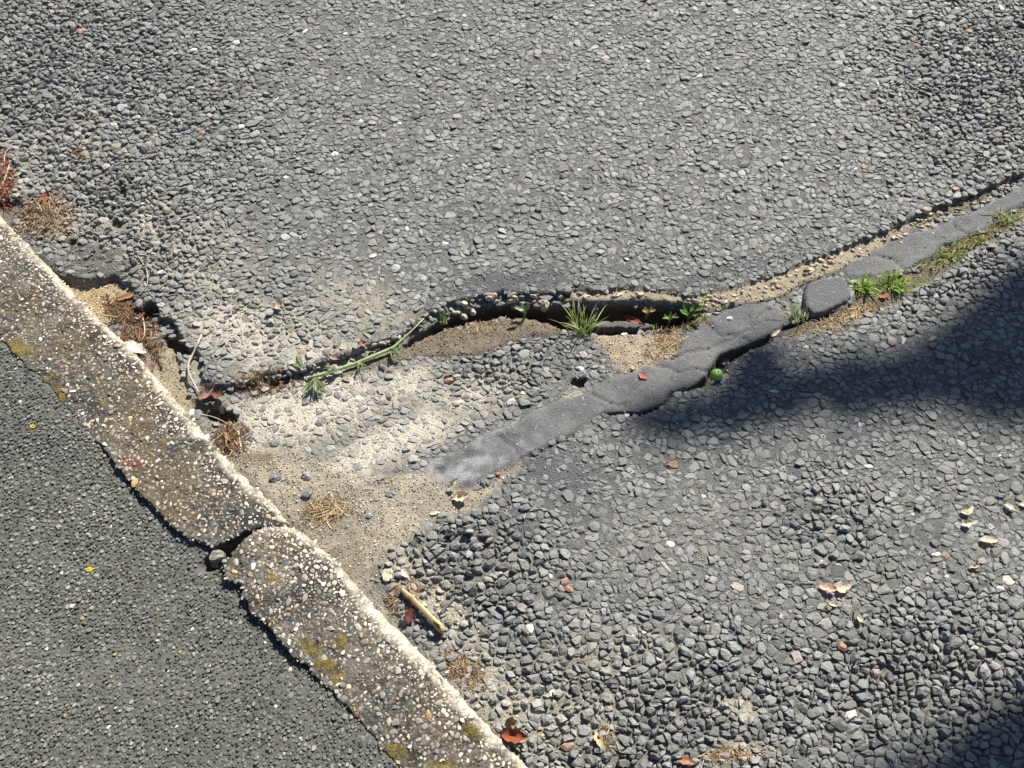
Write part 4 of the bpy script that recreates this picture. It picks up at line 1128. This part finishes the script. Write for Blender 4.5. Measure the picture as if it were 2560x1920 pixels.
# long lying weed with feathery whorls
p0 = at(1062, 795); p0[2] = 0.004
stem_px = [(1060, 796, 0.006), (1030, 826, 0.004), (985, 868, 0.000), (940, 888, -0.001), (890, 908, -0.002), (842, 924, -0.003), (800, 938, -0.005), (770, 946, -0.008)]
sp = np.array([[*gnd(x, y, z), z] for x, y, z in stem_px])
wroot = empty('lying_weed', sp[3], 'long pale green weed stem lying along the crack with feathery leaf whorls', 'weed')
v, q, t = tube(sp - sp[3], np.array([0.0013, 0.0016, 0.0034, 0.0040, 0.0036, 0.0034, 0.0040, 0.002]), 7, 4)
link('stem', new_mesh('stem', v, [q, t], np.tile(np.array([0.40, 0.46, 0.22]), (len(v), 1)) * np.random.default_rng(4).uniform(0.8, 1.2, (len(v), 1)), True, M_GREEN), wroot)
rg = np.random.default_rng(55)
for (x, y, n, L, a0, a1) in [(975, 872, 9, 44, -80, 20), (790, 946, 30, 52, -140, -40), (760, 925, 14, 50, 100, 200), (845, 925, 6, 40, 150, 260), (1048, 815, 4, 24, -60, 10), (900, 905, 4, 26, -100, -30)]:
    zc_ = 0.0
    b = np.array([*gnd(x, y, zc_), zc_]) - sp[3]
    s = px2m(b + sp[3])
    for i in range(n):
        a = math.radians(rg.uniform(a0, a1)); l = L * s * rg.uniform(0.6, 1.1)
        tt = np.linspace(0, 1, 5)
        pts = b + np.outer(tt * l, [math.cos(a), math.sin(a), 0]) + np.outer(l * (0.35 * tt - 0.42 * tt ** 2) + rg.uniform(-0.002, 0.003), [0, 0, 1])
        vv, fq = ribbon(pts, 4.0 * s * np.array([0.7, 1, 0.95, 0.7, 0.08]), [-math.sin(a), math.cos(a), 0.1], 0.2)
        col = np.array([0.17, 0.22, 0.10]) * rg.uniform(0.6, 1.4)
        link('leaf', new_mesh('leaf', vv, [fq], np.tile(col, (len(vv), 1)), True, M_GREEN), wroot)

# green fruit
p = at(1783, 955); s = px2m(p)
r = 15.5 * s
uu = np.linspace(0, np.pi, 15); ww = np.linspace(0, 2 * np.pi, 24, endpoint=False)
VV = np.array([[r * math.sin(a) * math.cos(b), r * math.sin(a) * math.sin(b), -r * 0.92 * math.cos(a) * (1 - 0.12 * math.exp(-((np.pi - a) / 0.3) ** 2))] for a in uu for b in ww])
fq = np.array([(i * 24 + j, i * 24 + (j + 1) % 24, (i + 1) * 24 + (j + 1) % 24, (i + 1) * 24 + j) for i in range(14) for j in range(24)])
fruit = link('green_fruit', new_mesh('green_fruit', VV, [fq], np.tile(np.array([0.13, 0.25, 0.03]), (len(VV), 1)) * (1 + 0.15 * np.sin(VV[:, 2:3] / r * 3)), True, material('fruit_skin', 0.45, 0.5, nscale=250, namp=0.15)),
             None, (p[0], p[1], -0.004 + r * 0.5), 'small round bright green fruit lodged in the lower crack', 'fruit')
v, q, t = tube(np.array([[0, 0, r * 0.75], [0.001, 0.001, r * 0.95], [0.002, 0.003, r * 1.08]]), 0.0009, 5)
link('stalk', new_mesh('stalk', v, [q, t], np.tile(np.array([0.2, 0.15, 0.07]), (len(v), 1)), True, M_WOOD), fruit)

# stick
a = at(1004, 1474); b = at(1112, 1582)
a[2] += 0.010; b[2] += 0.014
tt = np.linspace(0, 1, 14)[:, None]
pts = a + (b - a) * tt + np.random.default_rng(3).normal(0, 0.0006, (14, 3))
pts -= a
v, q, t = tube(pts, 0.0062 * np.array([0.55, 0.8, 0.95, 0.9, 0.92, 0.9, 0.95, 0.98, 1, 1, 1.02, 1.12, 1.1, 0.9]), 10, 8)
rg = np.random.default_rng(9)
cc = np.tile(np.array([0.40, 0.29, 0.155]), (len(v), 1)) * np.concatenate([np.tile(rg.uniform(0.45, 1.2, 10), 14), [1.2, 1.2]])[:, None] * rg.uniform(0.75, 1.15, (len(v), 1))
stick = link('stick', new_mesh('stick', v, [q, t], cc, True, M_WOOD), None, a, 'short tan broken stick lying beside the kerb', 'stick')
vb, qb, tb = tube(pts[[9, 10, 11]] + np.array([[0, 0, 0.001], [0.004, -0.002, 0.007], [0.007, -0.004, 0.010]]), [0.003, 0.002, 0.001], 6)
link('twig_stub', new_mesh('twig_stub', vb, [qb, tb], np.tile(np.array([0.34, 0.22, 0.1]), (len(vb), 1)), True, M_WOOD), stick)


def stem(px_pts, rad, col, label, name='dry_stem', lifts=None, seed=0, group='dry stems and roots in the gutter'):
    P = np.array([at(x, y) for x, y in px_pts])
    P[:, 2] = np.maximum(P[:, 2], P[:, 2].mean()) + (0.003 if lifts is None else np.array(lifts))
    t0 = np.linspace(0, 1, len(P)); t1 = np.linspace(0, 1, 4 * len(P))
    Q_ = np.stack([np.interp(t1, t0, P[:, k]) for k in range(3)], -1)
    for _ in range(3):
        Q_[1:-1] = (Q_[:-2] + 2 * Q_[1:-1] + Q_[2:]) / 4
    o0 = Q_[0].copy()
    v, q, t = tube(Q_ - o0, rad * np.linspace(1, 0.6, len(Q_)), 6, seed)
    return link(name, new_mesh(name, v, [q, t], np.tile(np.array(col), (len(v), 1)) * np.random.default_rng(seed).uniform(0.7, 1.2, (len(v), 1)), True, M_WOOD), None, o0, label, 'dry stem', group)


stem([(505, 840), (497, 862), (488, 890), (476, 915), (476, 940), (488, 962), (500, 985)], 0.0026, (0.42, 0.37, 0.27), 'thick pale curved root arching over the sand channel', lifts=[0.004, 0.006, 0.008, 0.009, 0.008, 0.005, 0.002])
stem([(362, 800), (366, 825), (364, 845), (352, 860)], 0.0018, (0.38, 0.33, 0.24), 'thin grey forked stem beside the kerb flake', lifts=[0.003, 0.008, 0.008, 0.003], seed=1)
stem([(262, 800), (298, 796)], 0.0019, (0.36, 0.26, 0.17), 'short straight twig leaning from the kerb onto gravelly sand', lifts=[0.02, 0.006], seed=2)
stem([(345, 640), (372, 680), (372, 715), (350, 740)], 0.0010, (0.48, 0.42, 0.3), 'hair thin dry stem looping above the dark hole', lifts=[0.003, 0.006, 0.006, 0.003], seed=3)
stem([(505, 1045), (545, 1054), (580, 1066)], 0.0010, (0.46, 0.37, 0.22), 'straw bridging the dark gap by the kerb', lifts=[0.02, 0.006, 0.004], seed=4)
stem([(598, 1080), (602, 1108), (603, 1130)], 0.0014, (0.48, 0.42, 0.32), 'pale straw standing at the gutter edge', lifts=[0.003, 0.004, 0.003], seed=5)
stem([(0, 480), (22, 440), (28, 405)], 0.0022, (0.44, 0.33, 0.23), 'pale twig at the left edge of the picture', lifts=[0.003, 0.008, 0.004], seed=6)
stem([(12, 410), (16, 385), (26, 372)], 0.0014, (0.42, 0.32, 0.23), 'small curled twig above the pale twig at left', lifts=[0.003, 0.006, 0.003], seed=7)
stem([(1103, 1535), (1120, 1512), (1142, 1490)], 0.0042, (0.12, 0.125, 0.13), 'dark grey sliver right of the stick', name='slate_sliver', lifts=[0.002, 0.003, 0.002], seed=8)
stem([(982, 1455), (986, 1430), (990, 1408)], 0.0009, (0.5, 0.42, 0.3), 'thin straw rising above the stick', lifts=[0.003, 0.01, 0.012], seed=9)
stem([(1154, 1732), (1158, 1708)], 0.0012, (0.55, 0.5, 0.38), 'short white straw beside the lower kerb', lifts=[0.003, 0.01], seed=10)
stem([(1040, 1478), (1066, 1470), (1094, 1464)], 0.0014, (0.16, 0.08, 0.06), 'dark red stalk pointing right of the stick', lifts=[0.003, 0.005, 0.003], seed=11)
stem([(817, 1629), (846, 1626)], 0.0024, (0.42, 0.33, 0.1), 'yellow straw piece lying on the lichen of the lower kerb', lifts=[0.022, 0.022], seed=12)


def debris(name, cx, cy, rx, ry, n, cols, label, seed, lpx=(14, 40), ang=0, height=0.004, w=1.8):
    """matted dry needles, grass and leaf crumbs"""
    rg = np.random.default_rng(seed)
    VV = []; FF = []; CC = []; off = 0
    a0 = math.radians(ang)
    th = rg.uniform(0, 2 * np.pi, n); rr = np.sqrt(rg.random(n)) * (0.6 + 0.5 * rg.random(n))
    ex = rr * np.cos(th) * rx; ey = rr * np.sin(th) * ry
    X = cx + ex * math.cos(a0) - ey * math.sin(a0); Y = cy + ex * math.sin(a0) + ey * math.cos(a0)
    g = gnd(X, Y, -0.008)
    z = field(g[:, 0], g[:, 1])['z']
    dk = field(g[:, 0], g[:, 1])['dK']
    for i in range(n):
        if dk[i] > 0.004:
            continue
        b = np.array([g[i, 0], g[i, 1], z[i] + rg.random() * height * (1.2 - rr[i])])
        s = px2m(b); L = rg.uniform(*lpx) * s
        a = rg.uniform(0, 2 * np.pi); d = np.array([math.cos(a), math.sin(a), rg.normal(0, 0.12)])
        bend = rg.normal(0, 0.25) * L
        t = np.linspace(-0.5, 0.5, 4)
        pts = b + np.outer(t * L, d) + np.outer((0.25 - t ** 2) * bend, [-d[1], d[0], 0.35])
        pts[:, 2] = np.maximum(pts[:, 2], z[i] + 0.0005)
        v, f = ribbon(pts, w * s * rg.uniform(0.6, 1.5) * np.array([0.6, 1, 1, 0.4]), [-d[1], d[0], rg.normal(0, 0.4)], 0.25)
        VV.append(v); FF.append(f + off); off += len(v)
        c = np.array(cols[rg.integers(0, len(cols))]) * rg.uniform(0.6, 1.3)
        CC.append(np.tile(c, (len(v), 1)))
    return link(name, new_mesh(name, np.vstack(VV), [np.vstack(FF)], np.clip(np.vstack(CC), 0, 0.8), False, M_DRY), None, None, label, 'plant litter', None, 'stuff')


RUST = [(0.22, 0.13, 0.07), (0.14, 0.075, 0.04), (0.32, 0.22, 0.12), (0.09, 0.055, 0.035), (0.42, 0.33, 0.2)]
STRAW = [(0.42, 0.33, 0.19), (0.30, 0.2, 0.1), (0.22, 0.13, 0.07), (0.5, 0.42, 0.28)]
DARKL = [(0.14, 0.08, 0.045), (0.22, 0.12, 0.06), (0.3, 0.2, 0.11), (0.08, 0.05, 0.03)]
debris('dry_litter', 118, 545, 84, 66, 520, RUST, 'rust brown matted plant litter beside the upper kerb', 1, height=0.010)
debris('dry_litter', 8, 450, 40, 80, 300, [(0.2, 0.06, 0.03), (0.12, 0.04, 0.025), (0.3, 0.13, 0.07)], 'dark red brown litter cut by the left edge', 2, height=0.012)
debris('dry_litter', 205, 388, 36, 18, 70, RUST, 'small scrap of brown litter on the chippings at left', 3)
debris('dry_litter', 325, 780, 84, 44, 380, DARKL, 'dark litter around the hole by the upper kerb', 4, ang=20, height=0.008)
debris('dry_litter', 345, 845, 66, 40, 300, DARKL, 'brown litter between kerb and slab corner', 5, ang=30, height=0.008)
debris('dry_litter', 575, 1095, 50, 50, 240, RUST + DARKL, 'reddish litter packed in the gutter below the dark gap', 6, ang=45, height=0.01)
debris('dry_litter', 815, 1275, 66, 40, 200, STRAW, 'curly brown rootlets on the sand by the kerb joint', 7, ang=-10, height=0.006)
debris('dry_litter', 670, 955, 100, 30, 260, DARKL, 'brown moss litter at the left tail of the crack', 8, ang=-8)
debris('dry_litter', 1010, 1490, 40, 60, 160, STRAW, 'straw litter around the stick', 9, ang=30, height=0.005)
debris('dry_litter', 1160, 1670, 70, 40, 200, STRAW + DARKL, 'straw and leaf crumbs along the lower gutter', 10, ang=40, height=0.005)
debris('dry_litter', 1660, 860, 60, 30, 160, STRAW, 'fine rootlets on the sand beside the tar strip', 11, ang=-25, height=0.003, w=1.3)
debris('dry_litter', 1190, 815, 110, 22, 130, STRAW, 'fine straw crumbs on the soil shelf', 12, ang=-10, lpx=(8, 24), height=0.002, w=1.3)
debris('dry_litter', 2110, 795, 120, 26, 220, STRAW, 'dry grass below the tar lump and green clump', 13, ang=-22, lpx=(14, 36), height=0.003)
debris('dry_litter', 1690, 810, 90, 22, 180, DARKL + [(0.16, 0.2, 0.06)], 'brown and green moss litter under the weeds', 14, ang=-10, height=0.006)
debris('dry_litter', 2440, 600, 150, 16, 260, [(0.2, 0.22, 0.06), (0.26, 0.22, 0.1), (0.16, 0.12, 0.06)], 'moss and dead grass in the seam beside the tar strip', 15, ang=-27, lpx=(10, 26), height=0.004)
debris('dry_litter', 1830, 1885, 90, 24, 140, STRAW, 'straw crumbs in the pit at the bottom edge', 16, height=0.004)
debris('dry_litter', 1530, 1840, 40, 40, 70, STRAW, 'fine rootlets around the straw coloured leaf', 17, height=0.004)

# ------------------------------------------------------------------ tree out of view whose limb throws the soft shadow at right
rg = np.random.default_rng(808)
SH1 = G([(1500, 1040), (1650, 992), (1745, 978), (1820, 930), (1870, 830), (1935, 850), (1975, 905), (2100, 880), (2250, 865), (2400, 845), (2640, 780), (2640, 1070), (2480, 1050), (2330, 1015), (2150, 985), (2000, 1045), (1850, 1085), (1700, 1095), (1580, 1075)])
SH2 = G([(2400, 1930), (2480, 1800), (2620, 1700), (2700, 1900), (2640, 2050), (2420, 2050)])
DIST = 8.6
leafV = []; leafC = []
nL = 0


def add_leaf(p, size):
    d = rg.normal(0, 1, 3); d /= np.linalg.norm(d)
    e = np.cross(d, rg.normal(0, 1, 3)); e /= np.linalg.norm(e)
    leafV.append(np.stack([p - d * size, p + e * size * 0.5 - d * size * 0.1, p + d * size, p - e * size * 0.5 - d * size * 0.1]))
    leafC.append(np.tile(np.array([0.06, 0.11, 0.03]) * rg.uniform(0.7, 1.4), (4, 1)))


def shade(poly, n, size, inset=0.02):
    lo = poly.min(0); hi = poly.max(0); k = 0
    pts = rg.uniform(lo, hi, (n * 4, 2))
    d = sdf(poly, pts[:, 0], pts[:, 1])
    pts = pts[d > inset][:n]
    for p in pts:
        add_leaf(np.array([p[0], p[1], 0.0]) + SUN * (DIST + rg.normal(0, 0.25)), size * rg.uniform(0.7, 1.3))


shade(SH1, 1000, 0.038, 0.012)
shade(G([(2150, 900), (2300, 880), (2640, 800), (2640, 1060), (2450, 1020), (2300, 990)]), 500, 0.038)
shade(G([(1600, 1035), (1740, 1000), (1835, 945), (1880, 880), (1930, 930), (1800, 1050), (1640, 1070)]), 300, 0.038)
shade(SH2, 420, 0.038)
shade(G([(2080, 2010), (2180, 1905), (2330, 1860), (2440, 1790), (2640, 1690), (2700, 2000), (2300, 2080)]), 900, 0.038)
shade(G([(2180, 880), (2330, 800), (2430, 720), (2500, 650), (2660, 590), (2660, 830), (2400, 900)]), 230, 0.034)
shade(G([(1990, 960), (2100, 890), (2300, 860), (2300, 1040), (2100, 1050)]), 260, 0.036)
tip = np.array([*SH1.mean(0), 0]) + SUN * DIST
trunk_base = np.array([tip[0] + 3.6, tip[1] + 1.6, 0.0])
fork = trunk_base + np.array([-0.3, -0.1, 4.2])
clumps = [fork + np.array(v) for v in ((0.2, 0.6, 2.2), (1.3, 0.4, 1.6), (0.9, -0.6, 2.0), (0.4, 1.4, 1.0), (1.9, 1.2, 1.2), (0.0, 0.3, 3.0), (-0.5, 0.9, 1.6))]
for cpt in clumps:
    for i in range(420):
        add_leaf(cpt + rg.normal(0, 0.42, 3), 0.05 * rg.uniform(0.7, 1.3))
tree = link('tree', None, None, tuple(trunk_base), 'leafy tree outside the picture whose low limb shades the road', 'tree')
LV = np.concatenate(leafV) - trunk_base
link('crown', new_mesh('crown', LV, [np.arange(len(LV)).reshape(-1, 4)], np.concatenate(leafC), False, material('tree_leaf', 0.6, 0.3, nscale=20, namp=0.2)), tree)
tt = np.linspace(0, 1, 9)[:, None]
v, q, t = tube((fork - trunk_base) * tt + np.concatenate([0.05 * np.sin(5 * tt), 0.04 * np.cos(4 * tt), 0 * tt], 1), np.linspace(0.17, 0.10, 9), 12, 3)
M_BARK = material('bark', 0.9, 0.2, nscale=30, namp=0.4, bump=0.8, bscale=40, bdist=0.02)
BK = np.array([0.10, 0.08, 0.06])
link('trunk', new_mesh('trunk', v, [q, t], np.tile(BK, (len(v), 1)), True, M_BARK), tree)
# low limb that reaches over the road along the shadow band
left_end = np.array([*gnd(1600, 1020), 0]) + SUN * DIST
right_end = np.array([*gnd(2640, 930), 0]) + SUN * DIST
limbs = [np.array([fork, fork + (right_end - fork) * 0.5 + [0, 0, 0.25], right_end, (right_end + left_end) / 2, left_end])]
limbs += [np.array([fork, (fork + cpt) / 2 + [0.05, 0.0, 0.1], cpt]) for cpt in clumps]
e2 = np.array([*gnd(2540, 1880), 0]) + SUN * DIST
limbs.append(np.array([fork, fork + (e2 - fork) * 0.5 + [0.2, 0, 0.35], e2 + [0.25, 0, 0.05], e2]))
for i, lb in enumerate(limbs):
    t1 = np.linspace(0, 1, 16); t0 = np.linspace(0, 1, len(lb))
    Q_ = np.stack([np.interp(t1, t0, lb[:, k]) for k in range(3)], -1)
    for _ in range(2):
        Q_[1:-1] = (Q_[:-2] + 2 * Q_[1:-1] + Q_[2:]) / 4
    v, q, t = tube(Q_ - trunk_base, np.linspace(0.07, 0.012, 16), 8, 20 + i)
    link('limb', new_mesh('limb', v, [q, t], np.tile(BK, (len(v), 1)), True, M_BARK), tree)
